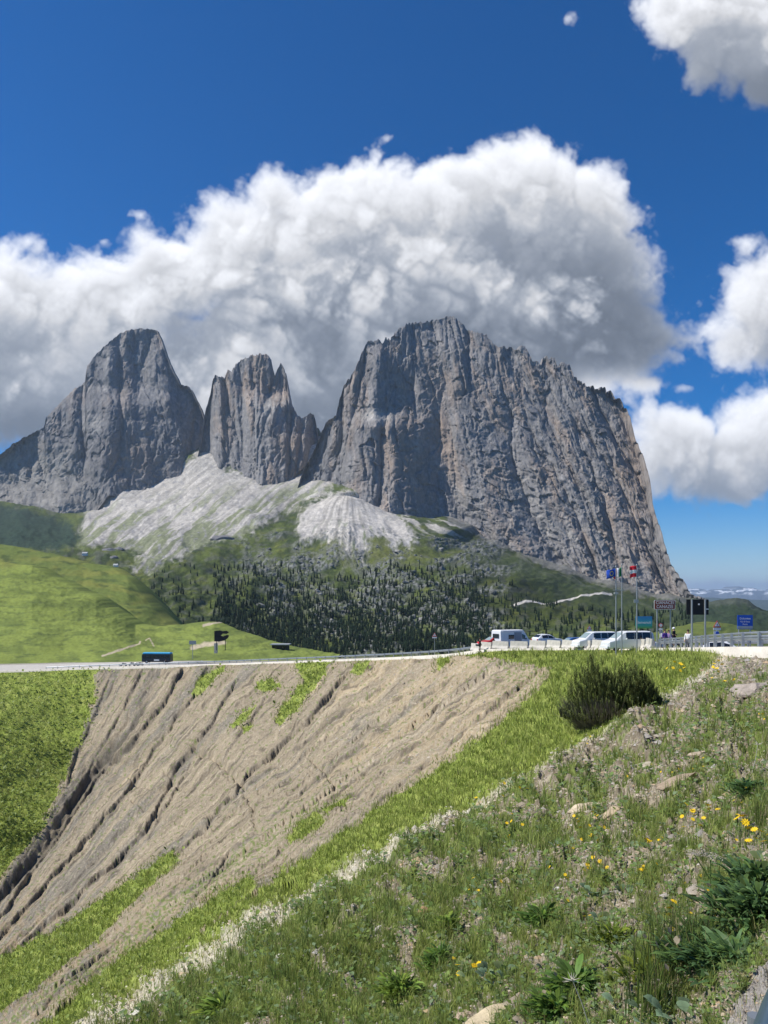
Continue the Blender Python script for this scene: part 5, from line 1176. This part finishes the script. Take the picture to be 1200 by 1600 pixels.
text('Benvenuti', 4.6*u*1.35, M['white_s'], root, (0, -.034, zc-.2*u), sx=.9); posts(root, (-11*u, 11*u), -.6, zc+6*u, .045)
# blue sign at the far right with pale lower strip
Y = 50; u = U(Y); root = empty('road_sign', tuple(PT(1164, 1008, Y))); tag(root, 'square blue sign with white lettering and a pale strip below, at the far right', 'sign')
zc = (1008-972)*u; bm = bmesh.new(); rounded(bm, 24*u, 22*u, .035, 0, zc, .05); bm_obj('panel', bm, M['blue_s'], root)
text('Dolomites', 3.3*u*1.35, M['white_s'], root, (0, -.028, zc+5.4*u), sx=.9); text('Val di Fassa', 2.7*u*1.35, M['white_s'], root, (0, -.028, zc+.6*u), sx=.9); text('Fascia', 2.7*u*1.35, M['white_s'], root, (0, -.028, zc-3.4*u), sx=.9)
bm = bmesh.new(); add_box(bm, (0, -.03, zc-8.2*u), (23*u, .02, 4*u)); bm_obj('lower_strip', bm, M['grey_s'], root)
posts(root, (-9*u, 9*u), -2, zc+6*u, .04)
bm = bmesh.new()
def triangle_sign(px, py, Y, w, base, label, plate=False, disc=False):
    u = U(Y); root = empty('warning_sign', tuple(PT(px, base, Y))); tag(root, label, 'sign', 'triangular warning signs at the pass')
    zc = (base-py)*u; w *= u
    def tri(s, y, th, mat, nm):
        bm = bmesh.new(); P = [(-w/2*s, -w*.433*s+0), (w/2*s, -w*.433*s), (0, w*.433*s)]
        f = [bm.verts.new((x, y-th/2, zc+z)) for x, z in P]; b = [bm.verts.new((x, y+th/2, zc+z)) for x, z in P]
        bm.faces.new(f); bm.faces.new(b[::-1])
        for k in range(3): bm.faces.new((f[k], f[(k+1) % 3], b[(k+1) % 3], b[k]))
        bm_obj(nm, bm, mat, root)
    tri(1, 0, .03, M['red_s'], 'red_triangle'); tri(.66, -.012, .03, M['white_s'], 'white_field')
    bm = bmesh.new(); add_box(bm, (0, -.03, zc-.08*w), (.06*w, .012, .22*w)); bm_obj('symbol', bm, M['plastic'], root)
    if plate: bm = bmesh.new(); add_box(bm, (0, 0, zc-w*.62), (w*.95, .03, w*.28)); bm_obj('plate', bm, M['white_s'], root)
    if disc:
        bm = bmesh.new(); add_cyl(bm, (.02, -.03, zc-w*1.15), (.02, -.005, zc-w*1.15), w*.22, n=18); bm_obj('blue_disc', bm, M['blue_s'], root)
        bm = bmesh.new(); add_box(bm, (-.1*w, .0, zc-w*1.2), (w*.62, .02, w*.66)); bm_obj('plate', bm, M['white_s'], root)
    posts(root, (0,), -.6, zc+w*.3, .035)
triangle_sign(1120.5, 975, 56, 12.5, 1006, 'red bordered warning triangle with white plate, between black board and blue sign', True, True)
triangle_sign(921, 980, 92, 7.5, 1012, 'small warning triangle rising behind the white minivan', True)
triangle_sign(679, 991.5, 112, 7.5, 1018, 'small grey warning triangle left of the car park by the long guardrail', True)
u = U(67.5); root = empty('round_sign', tuple(PT(1032.5, 1010, 67.5))); tag(root, 'small round sign with plates beneath it, between the posts of the brown sign', 'sign')
zc = (1010-977)*u; bm = bmesh.new(); add_cyl(bm, (0, .01, zc), (0, -.02, zc), 3.3*u, n=24); bm_obj('red_ring', bm, M['red_s'], root)
bm = bmesh.new(); add_cyl(bm, (0, -.01, zc), (0, -.03, zc), 2.3*u, n=24); bm_obj('white_disc', bm, M['white_s'], root)
for k, dz in enumerate((-6.3, -11)): bm = bmesh.new(); add_box(bm, (0, 0, zc+dz*u), (6.2*u, .03, 3.2*u)); bm_obj('plate', bm, M['grey_s'] if k else M['white_s'], root)
posts(root, (0,), -.4, zc+2*u, .035)
# left: grey sign and dark board on white pedestal
Y = 212; u = U(Y); root = empty('sign_board', tuple(PT(301, 1021, Y))); tag(root, 'small plain grey sign on a post in the meadow beside the rim road', 'sign')
bm = bmesh.new(); add_box(bm, (0, 0, 17*u), (11*u, .08, 6*u)); bm_obj('panel', bm, M['grey_s'], root); posts(root, (0,), -1.5, 18*u, .08)
Y = 232; u = U(Y); root = empty('information_board', tuple(PT(346, 1016, Y))); tag(root, 'black notched board with curved cut-out on a pale pedestal by the meadow', 'board')
bm = bmesh.new(); P = [(-11,14),(-11,30),(-2,31),(2,29.5),(8,30.5),(12,28),(8,25.5),(2,26),(-1,23),(3,21.5),(9,24),(12,23),(10,19),(5,15.5),(-3,13.5)]
f = [bm.verts.new((x*u, -.12, z*u)) for x, z in P]; b = [bm.verts.new((x*u, .12, z*u)) for x, z in P]; bm.faces.new(f); bm.faces.new(b[::-1])
for k in range(len(P)): bm.faces.new((f[k], f[(k+1) % len(P)], b[(k+1) % len(P)], b[k]))
bm_obj('panel', bm, M['black_s'], root); bm = bmesh.new(); add_box(bm, (-9*u, .35, 3*u), (5*u, .6, 16*u)); bm_obj('pedestal', bm, M['concrete'], root, bevel=.03)
posts(root, (-8*u, 6*u), 0, 18*u, .1, 'black_s')
# low hut roof behind the meadow
root = empty('mountain_hut', tuple(PT(437, 1013, 262))); tag(root, 'low hut with a flat pale grey roof behind the end of the meadow', 'hut')
bm = bmesh.new(); add_box(bm, (0, 2.5, -.2), (5.6, 5, 2.6)); bm_obj('wall', bm, mat_simple('dark_timber', (.07, .055, .045), .9, 0, .3, 2.), root)
bm = bmesh.new(); add_box(bm, (0, 2.4, 1.3), (6.8, 6.4, .3), 0); bm_obj('roof', bm, M['grey_s'], root, bevel=.04)
for k in range(2): bm = bmesh.new(); add_box(bm, (-1.4+2.8*k, -.03, .3), (.9, .06, .8)); bm_obj('window', bm, M['glass'], root)
for (x, y, w, lb) in ((133, 868, 5, 'tiny white-walled hut at the foot of the scree at the far left'), (181, 887, 4, 'tiny white hut on the pale patch below the scree')):
    Yq = float(apron_surface(np.array([float(x)]), np.array([float(y)]))[0][0]); root = empty('mountain_hut', tuple(PT(x, y, Yq))); tag(root, lb, 'hut', 'huts below the scree')
    bm = bmesh.new(); add_box(bm, (0, 0, 1.5), (w*1.5, w, 4)); bm_obj('wall', bm, M['white_s'], root)
    bm = bmesh.new(); s = w*.6; v = [bm.verts.new(p) for p in ((-w*.85,-s,3.4),(w*.85,-s,3.4),(w*.85,s,3.4),(-w*.85,s,3.4),(-w*.85,0,5.6),(w*.85,0,5.6))]
    for f in ((0,1,5,4),(2,3,4,5),(0,4,3),(1,2,5),(0,3,2,1)): bm.faces.new([v[i] for i in f])
    bm_obj('roof', bm, M['grey_s'], root)
# ---------------------------------------------------------------- flag poles and flags
def flag(loc, w, h, cols, seed, label, mats, parent_pole=None):
    root = empty('flag', loc); tag(root, label, 'flag', 'flags at the car park')
    nx = 14
    for k, (x0, x1, mt, nm) in enumerate(cols):
        bm = bmesh.new(); rows = []
        for i in range(nx+1):
            t = x0+(x1-x0)*i/nx
            yy = .16*w*math.sin(t*7+seed)*(.25+t)*.6; droop = -.22*h*t*t+.05*h*math.sin(t*9+seed)
            rows.append([bm.verts.new((-w*t*(.96), yy+.05*w*math.sin(j*1.3+seed)*t, -h*j/6*(1-.06*math.sin(t*6))+droop)) for j in range(7)])
        for a, b in zip(rows[:-1], rows[1:]):
            for j in range(6): bm.faces.new((a[j], a[j+1], b[j+1], b[j]))
        o = bm_obj(nm, bm, mats[mt], root, True); sd = o.modifiers.new('s', 'SOLIDIFY'); sd.thickness = .008
    return root
FM = {'blue': mat_simple('flag_blue', (.015, .07, .42), .8), 'red': mat_simple('flag_red', (.55, .02, .04), .8), 'white': mat_simple('flag_white', (.75, .76, .78), .8), 'green': mat_simple('flag_green', (.02, .20, .07), .8), 'gold': mat_simple('flag_gold', (.8, .6, .05), .8)}
def flagpole(px, base, top, Y, label):
    root = empty('flag_pole', tuple(PT(px, base, Y))); tag(root, label, 'flag pole', 'flag poles at the car park')
    h = (base-top)*U(Y); bm = bmesh.new(); add_cyl(bm, (0, 0, -1.2), (0, 0, h), .075, .045, 12); bm_obj('pole', bm, M['pole'], root)
    bm = bmesh.new(); bmesh.ops.create_uvsphere(bm, u_segments=12, v_segments=8, radius=.09); o = bm_obj('finial', bm, M['pole'], root, True); o.location = (0, 0, h+.05)
    return root, h
u = U(70)
p1, h1 = flagpole(962.5, 1016, 886, 70, 'grey flag pole carrying the blue flag, leftmost of the three'); p2, h2 = flagpole(971.5, 1016, 883, 70.3, 'grey flag pole carrying the green white and red flag, middle of the three'); p3, h3 = flagpole(995, 1017, 884, 68.5, 'grey flag pole carrying the red and white flag, rightmost of the three')
bm = bmesh.new(); add_box(bm, (4*u, -.02, (1016-922)*u), (17*u, .07, 1.2*u)); add_box(bm, (-.0, -.02, (1016-927)*u), (6*u, .25, 3*u)); bm_obj('lamp_bracket', bm, M['grey_s'], p1, bevel=.01)
bm = bmesh.new(); add_box(bm, (-1*u, 0, (1017-941)*u), (7*u, .1, 5*u)); bm_obj('small_plate', bm, M['grey_s'], p3, bevel=.01)
fl = flag(tuple(PT(962, 889, 70)), 14.5*u, 13*u, [(0, 1, 'blue', 'cloth')], .4, 'blue flag with a ring of yellow stars flying to the left', FM)
for k in range(12):
    a = k*math.pi/6; bm = bmesh.new(); t = .48+.20*math.sin(a)
    P = []
    for q in range(10): rr_ = .055 if q % 2 == 0 else .022; P.append((-14.5*u*t*.96+rr_*math.sin(q*math.pi/5), rr_*math.cos(q*math.pi/5)-6.5*u-.22*13*u*t*t+.22*math.cos(a)*0+3.4*u*math.cos(a)))
    yy = .16*14.5*u*math.sin(t*7+.4)*(.25+t)*.6
    f = [bm.verts.new((x, yy-.05, z)) for x, z in P]; b = [bm.verts.new((x, yy-.03, z)) for x, z in P]; bm.faces.new(f); bm.faces.new(b[::-1])
    bm_obj('star', bm, FM['gold'], fl)
flag(tuple(PT(971, 887, 70.3)), 11.5*u, 14.5*u, [(0, .333, 'green', 'green_band'), (.333, .666, 'white', 'white_band'), (.666, 1, 'red', 'red_band')], 1.7, 'flag with green, white and red bands on the middle pole', FM)
r3 = flag(tuple(PT(994.6, 884, 68.5)), 11*u, 6*u, [(0, 1, 'red', 'red_band')], 2.6, 'red and white flag on the rightmost pole', FM)
for dz, mt in ((-5.2, 'white'), (-11., 'red')):
    tmp = flag((0, 0, dz*u), 10.5*u, 6*u, [(0, 1, mt, mt+'_band')], 2.6, 'x', FM); ch = [o for o in C.objects if o.parent == tmp][0]; ch.parent = r3; ch.location = (0, 0, dz*u); bpy.data.objects.remove(tmp)
# crash rail end at the lower right corner, close to the camera
bm = bmesh.new(); q = np.array([[1.62, 2.45, -1.22], [1.66, 2.75, -1.27], [1.73, 3.05, -1.33], [1.86, 3.4, -1.40], [2.1, 3.8, -1.5]]) if False else PT(*np.array([(1168,1690,2.3),(1186,1645,2.5),(1198,1607,2.72),(1207,1580,2.92),(1217,1555,3.1),(1240,1530,3.3)]).T)
q0 = q[2].copy(); sweep(bm, q-q0, [(.045*math.cos(a), .045*math.sin(a)) for a in np.linspace(0, 2*math.pi, 13)[:-1]]); root = empty('handrail', tuple(q0)); tag(root, 'blue-grey metal tube rail just entering the lower right corner', 'rail')
bm_obj('tube', bm, mat_simple('blue_grey_metal', (.10, .16, .20), .35, .5, .1, 6.), root, True)
bm = bmesh.new(); add_cyl(bm, (.02, .12, -.02), (.02, .12, -1.0), .03, n=12); bm_obj('post', bm, M['pole'], root)
# ---------------------------------------------------------------- the mountain pine beside the gully
def shrub(name, px, py, Y, w, h, n, label, seed, c0, c1, twigs=True, shoot=.55, dpt=.55, cat='shrub', gnd=None, lean=0):
    r = np.random.RandomState(seed); base = PT(px, py, Y); root = empty(name, tuple(base)); tag(root, label, cat)
    T = []; cc = []
    for i in range(n):
        a = r.uniform(0, 6.28); q = math.sqrt(r.rand()); X = q*math.cos(a)*w/2; Yv = q*math.sin(a)*w*dpt
        env = max(0, 1-q**3.2)**.6*(.88+.10*math.sin(a*3+seed)*q+.10*math.sin(X*3.1+seed)); z = h*(1-.24*X/(w/2))*env*(.86+.2*pn(X*2.3, Yv*2.3+seed, 9)+.22*pn(X*6, 1.7, 8))*(1-.92*r.rand()**1.4)+lean*X
        L = shoot*r.uniform(.55, 1.3); d = np.array([X/w*.35+r.randn()*.2, Yv/w*.35+r.randn()*.2, 1.]); d /= np.linalg.norm(d); o = np.array([X, Yv, max(z-L*.5, .02)])
        s = r.uniform(.55, 1.35); m_c = np.array(c0)*(1-r.rand())+np.array(c1)*r.rand(); col = m_c*s
        nn = 20
        for k in range(nn):
            t = (k+.5)/nn; p = o+d*L*t; aa = k*2.4; rr = L*.30*(1-t*.5); tip = p+np.array([math.cos(aa)*rr, math.sin(aa)*rr, rr*.9]); sd = np.array([-math.sin(aa), math.cos(aa), 0])*L*.06
            T.append([p-sd, p+sd, tip]); cc.append(col*(.8+.5*t))
    tri_mesh('foliage', np.array(T), M['needle'], np.array(cc), root)
    if twigs:
        T = []; cc = []
        for i in range(620):
            a = r.uniform(2.3, 4.6); q = r.uniform(.35, 1.05); p0 = np.array([q*math.cos(a)*w*.33, q*math.sin(a)*w*.25, -.15+lean*q*math.cos(a)*w*.33]); p1 = np.array([q*math.cos(a)*w*.54+r.randn()*.1, q*math.sin(a)*w*.5, h*r.uniform(.15, .5)+lean*q*math.cos(a)*w*.5])
            for k in range(3):
                e = p0+(p1-p0)*(k/3); f = p0+(p1-p0)*((k+1)/3)+r.randn(3)*.04; sd = np.array([.012, .004, 0]); T += [[e-sd, e+sd, f]]; cc.append([.16, .14, .12])
        tri_mesh('bare_twigs', np.array(T), M['needle'], np.array(cc), root)
    return root
shrub('mountain_pine', 955, 1122, 27.5, 3.75, 2.35, 2300, 'broad dark mountain pine bush with bare grey twigs on its left, on the rim', 61, (.080, .105, .032), (.155, .175, .060), shoot=.27, dpt=.30, lean=.22)
# big dark leafy plants at the lower right
def leafy(name, px, py, n, S, spread, label, seed, c, up=1.2, stalk=None, cat='plant', group=None, thin=.25, hh=0.):
    Y = float(np.clip(NR(np.array([float(px)]), np.array([float(py)])), 1.6, 262)[0]); Pn, *_ = near_surface(np.array([float(px)]), np.array([float(py)])); base = Pn[0]; r = np.random.RandomState(seed)
    root = empty(name, tuple(base)); tag(root, label, cat, group); V = []; Fc = []; cc = []; nv = 0
    for i in range(n*(3 if hh else 1)):
        a = r.uniform(0, 6.28); L = S*r.uniform(.35, .75) if hh else S*r.uniform(.6, 1.2); out = np.array([math.cos(a), math.sin(a), 0]); sd = np.array([-math.sin(a), math.cos(a), 0]); st = out*r.uniform(0, spread)*(.3+.7*r.rand()); st[0] *= 1.25; out = out+r.randn(3)*(.45 if hh else .1)*np.array([1, 1, .3]); sd = sd+r.randn(3)*(.35 if hh else .05); e = up*r.uniform(.4, 1.5)
        prev = None; m = 5; st = st+np.array([0, 0, hh*r.rand()*max(0, 1-.6*np.linalg.norm(st)/max(spread, .01))])
        pts = [st+out*L*t*.75+np.array([0, 0, L*(e*t-1.0*e*t*t*.62)]) for t in np.linspace(0, 1, m)]
        col = np.array(c)*r.uniform(.45, 1.7)*(np.array([1.25, 1.1, .8]) if r.rand() < .3 else 1)
        for k, p in enumerate(pts):
            t = k/(m-1); wd = L*thin*math.sin(math.pi*min(1, .12+.88*t))*(1 if k < m-1 else .1); z = .12*wd
            V += [p-sd*wd+np.array([0, 0, z]), p, p+sd*wd+np.array([0, 0, z])]; cc += [col, col*.8, col*1.05]
            if k: 
                b = nv+3*k; Fc += [[b-3, b-2, b+1, b], [b-2, b-1, b+2, b+1]]
        nv += 3*m
    mesh_np('leaves', np.array(V), np.array(Fc), M['leaf'], np.array(cc), True, root)
    return root, base
GA = (.11, .20, .040); GB = (.095, .175, .060); GC = (.18, .26, .15); GD = (.17, .26, .045)
for i, (x, y, n, S, sp, lb, c) in enumerate([
 (1150, 1500, 700, .17, .34, 'large dark green leafy clump at the right edge above the gravel', GB), (1185, 1440, 500, .16, .30, 'dark leafy clump touching the right edge of the picture', GB),
 (1110, 1480, 350, .14, .24, 'mid green clump between the tall grass and the large dark clump', (.045,.085,.025)), (1170, 1240, 130, .22, .3, 'dark green clump near the right edge below the stony patch', GB), (1180, 1395, 140, .22, .25, 'dark leafy clump below the yellow flowers at the right edge', GB),
 (900, 1560, 150, .20, .20, 'bright green fern-like clump beside the long pale rock', GA), (850, 1450, 150, .22, .2, 'bright green leafy clump in the middle of the foreground', GA), (690, 1510, 120, .20, .2, 'bright green clump below the orange stone', GA),
 (625, 1570, 110, .19, .2, 'green clump at the lower edge left of the pale rock', GD), (870, 1590, 110, .17, .18, 'green clump at the bottom edge right of the pale rock', GA), (350, 1570, 120, .32, .3, 'yellow-green clump at the lower left beside the gravel line', GD),
 (700, 1455, 70, .18, .15, 'small bright green clump just right of the orange stone', GD), (960, 1480, 60, .16, .2, 'yellow-green broad-leaved plant in the stony foreground', (.15,.21,.03)), (1010, 1540, 60, .15, .2, 'yellow-green plant at the foot of the tall grass', (.15,.2,.03))]):
    leafy('leafy_plant', x, y, n, S, sp, lb, 700+i, c, 1.1, thin=.10, hh=S*(.35+.75*((i*37) % 10)/10), group='leafy clumps in the foreground')
for i, (x, y, lb) in enumerate([(1000, 1470, 'grey-green broad-leaved plant left of the tall grass'), (950, 1440, 'grey-green broad-leaved plant among stones below the yellow flowers'), (905, 1500, 'grey-green broad-leaved plant right of the middle clump'), (1040, 1575, 'pale broad-leaved plant at the lower right below the tall grass'), (1075, 1590, 'pale broad-leaved plant next to the gravel at the bottom'), (730, 1480, 'grey-green broad-leaved plant right of the orange stone'), (1195, 1350, 'pale broad-leaved plant at the right edge'), (980, 1395, 'grey-green broad-leaved plant beside the four yellow flowers'), (930, 1405, 'grey-green broad-leaved plant left of the four yellow flowers'), (790, 1540, 'grey-green broad-leaved plant above the long pale rock')]):
    leafy('broad_leaved_plant', x, y, 22, .085, .28, lb, 800+i, GC, .9, thin=.42, group='grey-green broad-leaved plants')
# tall grass with seed heads
for (x, y, n, hh, lb, sd) in ((1060, 1525, 260, .42, 'tall grass tuft with pale brown seed heads beside the dark clump', 5), (1030, 1580, 180, .30, 'lower grass tuft in front of the seed-headed tuft', 6), (860, 1585, 120, .24, 'grass tuft at the bottom edge right of the long rock', 7), (1190, 1290, 120, .32, 'grass tuft standing at the right edge among yellow flowers', 8)):
    Pn, *_ = near_surface(np.array([float(x)]), np.array([float(y)])); r = np.random.RandomState(sd); root = empty('grass_tuft', tuple(Pn[0])); tag(root, lb, 'grass tuft', 'tall grass tufts')
    P = np.stack([r.randn(n)*.09, r.randn(n)*.09, np.zeros(n)], 1); col = np.array([.12, .17, .04])*r.uniform(.6, 1.4, (n, 1)); col = mix(col, np.array([.30, .25, .12]), (r.rand(n) < .25)*.8)
    v, f, c = blades(P, hh*r.uniform(.5, 1.2, n), np.full(n, .006), col, sd, .5); mesh_np('blades', v, f, M['leaf'], c, False, root)
    P2 = np.stack([r.randn(22)*.10, r.randn(22)*.10, hh*r.uniform(.85, 1.3, 22)], 1)
    v, f, c = leaves(P2[:11], np.full(11, .035), np.tile(np.array([[.36, .30, .20]]), (11, 1)), sd, 2.5); tag(mesh_np('seed_heads', v, f, M['leaf'], c, False, root), kind='stuff')
# individual rocks
for i, (x, y, s, fx, fl_, lb, c) in enumerate([(662, 1430, .085, 1., 1.2, 'upright orange-brown stone in the grass', (.42,.27,.15)), (785, 1578, .13, 2.6, .55, 'long pale flat rock half buried at the bottom edge', (.52,.43,.28)), (760, 1535, .065, 1., .9, 'pale and rust two-toned stone above the long flat rock', (.50,.38,.28)),
 (915, 1268, .22, 1.7, .6, 'pale tan rock slab in the middle of the slope', (.52,.43,.30)), (895, 1300, .12, 1.4, .8, 'rounded ochre rock left of the small yellow flowers', (.42,.33,.20)), (960, 1272, .15, 1.6, .6, 'smaller tan rock right of the pale slab', (.42,.33,.22)), (870, 1390, .04, 1.5, .5, 'small whitish flat stone on the brown patch', (.55,.53,.48)),
 (725, 1590, .06, 1.1, .7, 'small brown rock at the bottom edge left of the long rock', (.42,.33,.24)), (1060, 1232, .20, 1.8, .6, 'broken brown rock in the stony patch at the right', (.36,.28,.20)), (1010, 1190, .26, 1.8, .5, 'light rock ledge below the shrub', (.48,.42,.32)), (1180, 1075, .55, 1.5, .55, 'grey-brown rock below the concrete wall at the right edge', (.36,.31,.26)),
 (590, 1450, .07, 1.2, .6, 'pale stone in the dark grass left of the orange stone', (.45,.42,.36)), (1090, 1500, .05, 1., 1., 'upright pale stone by the tall grass', (.5,.48,.44)), (1100, 1180, .2, 1.6, .5, 'brown rock near the yellow flowers at the right', (.42,.34,.25)), (440, 1500, .12, 1.3, .6, 'pale rock at the lower edge of the gravel line', (.5,.47,.4)), (215, 1590, .09, 1.3, .6, 'light rock among the gravel at the lower left', (.55,.52,.43))]):
    Pn, *_ = near_surface(np.array([float(x)]), np.array([float(y)])); o = bpy.data.objects.new('rock', rock_mesh('rock', 900+i, M['stone'], c, .8, 3, .8)); C.objects.link(o); o.location = tuple(Pn[0]+np.array([0, 0, s*.15])); o.scale = (s*fx, s, s*fl_); o.rotation_euler = (random.uniform(-.2, .2), random.uniform(-.5, -.1), random.uniform(-.3, .3)); tag(o, lb, 'rock', 'loose rocks on the foreground slope')
    for p in o.data.polygons: p.use_smooth = False
# yellow flowers
def flower_mesh():
    bm = bmesh.new(); n = 9
    for k in range(n):
        a = k*2*math.pi/n; b = a+.30; c = a-.30; R = 1.
        v = [bm.verts.new(p) for p in ((0, 0, 0), (R*.7*math.cos(b), R*.7*math.sin(b), .18), (R*math.cos(a), R*math.sin(a), .12), (R*.7*math.cos(c), R*.7*math.sin(c), .18))]; bm.faces.new(v)
    bmesh.ops.create_icosphere(bm, subdivisions=1, radius=.28, matrix=Matrix.Translation((0, 0, .06)) @ Matrix.Diagonal((1, 1, .5, 1)))
    return bm
fmesh = smesh = lmesh = None
M['stem'] = mat_simple('flower_stem', (.09, .15, .035), .7)
clusters = [(1052,1418,4,16,1.0,'in the group of four in front of the tall grass'),(1080,1288,12,22,.75,'in the dense cluster beside the brown stones'),(1160,1305,5,16,1.25,'among the large blooms at the right edge'),(1182,1330,6,18,1.15,'in the lower cluster at the right edge'),(1115,1275,4,18,.8,'between the dense cluster and the right edge'),(1010,1330,4,12,.8,'below the dense cluster on bare stones'),(925,1295,14,22,.55,'in the small-flowered drift beside the ochre rock'),(920,1372,8,18,.7,'in the cluster on the brown patch at the centre'),(945,1362,4,8,.7,'just right of the centre patch cluster'),(1002,1378,6,10,.75,'in the cluster above the group of four'),(690,1500,8,26,.6,'in the cluster below the orange stone'),(745,1522,7,18,.8,'in the cluster left of the two-toned stone'),(715,1540,2,8,.9,'low down left of the two-toned stone'),(622,1545,4,12,.7,'at the lower left of the foreground'),(1100,1192,6,20,.6,'on the slope below the rail at the right'),(1060,1215,6,24,.55,'near the broken brown rock'),(1130,1075,6,24,.8,'high on the slope under the concrete wall'),(1120,1050,10,14,.9,'in the yellow patch at the top of the gravel line'),(1060,1052,8,16,.9,'in the yellow patch right of the mountain pine'),(915,1168,8,16,.5,'on the gravel line left of the mountain pine'),(1190,1130,5,18,.6,'at the right edge in the middle of the slope'),(1000,1245,6,40,.45,'scattered around the light rock ledge'),(880,1330,5,30,.5,'scattered left of the centre of the slope'),(1052,1465,1,2,1.,'alone below the group of four'),(985,1180,5,30,.5,'below the mountain pine')] + [(int(RS.uniform(720, 1195)), int(RS.uniform(1200, 1460)), 3, 30, .55, 'scattered singly across the right half of the slope') for _ in range(22)]
for ci, (cx_, cy_, n, sp, sz, where) in enumerate(clusters):
    r = np.random.RandomState(600+ci)
    for k in range(n):
        x = cx_+r.randn()*sp*.5; y = cy_+r.randn()*sp*.36; Pn, Yn, *_ = near_surface(np.array([x]), np.array([y])); Yf = float(Yn[0]); R = sz*(5.6 if cy_ > 1230 else 3.4)*U(Yf); hs_ = R*r.uniform(2.2, 4.5)
        root = empty('yellow_flower', tuple(Pn[0])); tag(root, 'yellow daisy-like flower '+where, 'flower', 'yellow flowers '+where)
        if fmesh is None:
            o = bm_obj('bloom', flower_mesh(), M['yellow'], root); fmesh = o.data
            bm = bmesh.new(); add_cyl(bm, (0, 0, 0), (0, 0, 1), .07, n=5); s_ = bm_obj('stem', bm, M['stem'], root); smesh = s_.data
        else:
            o = bpy.data.objects.new('bloom', fmesh); C.objects.link(o); o.parent = root; s_ = bpy.data.objects.new('stem', smesh); C.objects.link(s_); s_.parent = root
        o.scale = (R, R, R); o.location = (0, 0, hs_); o.rotation_euler = (r.uniform(.2, 1.0), r.uniform(-.4, .4), r.uniform(0, 6)); s_.scale = (R, R, hs_)
# dry thistles
def thistle(px, py, h, label, seed, tilt=0.):
    Pn, *_ = near_surface(np.array([float(px)]), np.array([float(py)])); root = empty('dry_thistle', tuple(Pn[0])); tag(root, label, 'dry plant', 'dry stalks'); root.rotation_euler = (0, tilt, 0); r = np.random.RandomState(seed)
    mt = M.setdefault('dry', mat_simple('dry_stalk', (.50, .47, .38), .9, 0, .2, 20.))
    bm = bmesh.new(); add_cyl(bm, (0, 0, 0), (.02*h, 0, h*.5), h*.012, h*.010, 6); add_cyl(bm, (.02*h, 0, h*.5), (0, 0, h), h*.010, h*.008, 6); bm_obj('stalk', bm, mt, root)
    bm = bmesh.new()
    for k in range(16):
        a = r.uniform(0, 6.28); d = Vector((math.cos(a), math.sin(a), r.uniform(-.1, 1.2))).normalized()*h*r.uniform(.12, .24); add_cyl(bm, (0, 0, h*.97), Vector((0, 0, h*.97))+d, h*.010, h*.002, 4)
    bm_obj('seed_head', bm, mt, root); return root
thistle(840, 1362, .30, 'pale dry thistle with spiky head on the brown patch', 1, .05); thistle(922, 1608, .30, 'dry stalk with feathery head leaning left at the bottom edge', 2, -.35); thistle(1175, 1215, .40, 'dry branching stalk near the right edge', 3, .2); thistle(1150, 1200, .3, 'shorter dry stalk left of the branching one', 4, -.5)
# tall umbel plant by the dark clump
Pn, *_ = near_surface(np.array([1110.]), np.array([1440.])); root = empty('umbel_plant', tuple(Pn[0])); tag(root, 'faded beige umbel flower heads above the dark clump', 'plant')
bm = bmesh.new(); add_cyl(bm, (0, 0, -.05), (0, 0, .34), .006, .004, 6); add_cyl(bm, (0, 0, .2), (-.1, .02, .36), .004, .003, 6); bm_obj('stem', bm, M['stem'], root)
r = np.random.RandomState(3); P2 = np.concatenate([np.stack([r.randn(150)*.045-.0, r.randn(150)*.04, .34+r.rand(150)*.02], 1), np.stack([r.randn(100)*.035-.1, r.randn(100)*.03, .36+r.rand(100)*.02], 1)])
v, f, c = leaves(P2, np.full(250, .011), np.tile(np.array([[.42, .38, .30]]), (250, 1))*r.uniform(.8, 1.2, (250, 1)), 4, 1.); mesh_np('umbels', v, f, M['leaf'], c, False, root)

# ---------------------------------------------------------------- air between here and the far ranges
bm = bmesh.new(); add_box(bm, (0, 0, 200), (130000, 130000, 2*965.)); hz = bm_obj('haze', bm, None); tag(hz, kind='stuff')
tag(hz, 'thin blue mountain air filling the distance', 'haze')
m_ = bpy.data.materials.new('haze'); m_.use_nodes = True; nt = m_.node_tree; nt.nodes.remove(nt.nodes['Principled BSDF'])
pv = nt.nodes.new('ShaderNodeVolumePrincipled'); pv.inputs['Color'].default_value = (.62, .78, 1.0, 1); pv.inputs['Density'].default_value = 3.6e-5; pv.inputs['Anisotropy'].default_value = 0.25
nt.links.new(pv.outputs[0], nt.nodes['Material Output'].inputs['Volume']); hz.data.materials.append(m_)
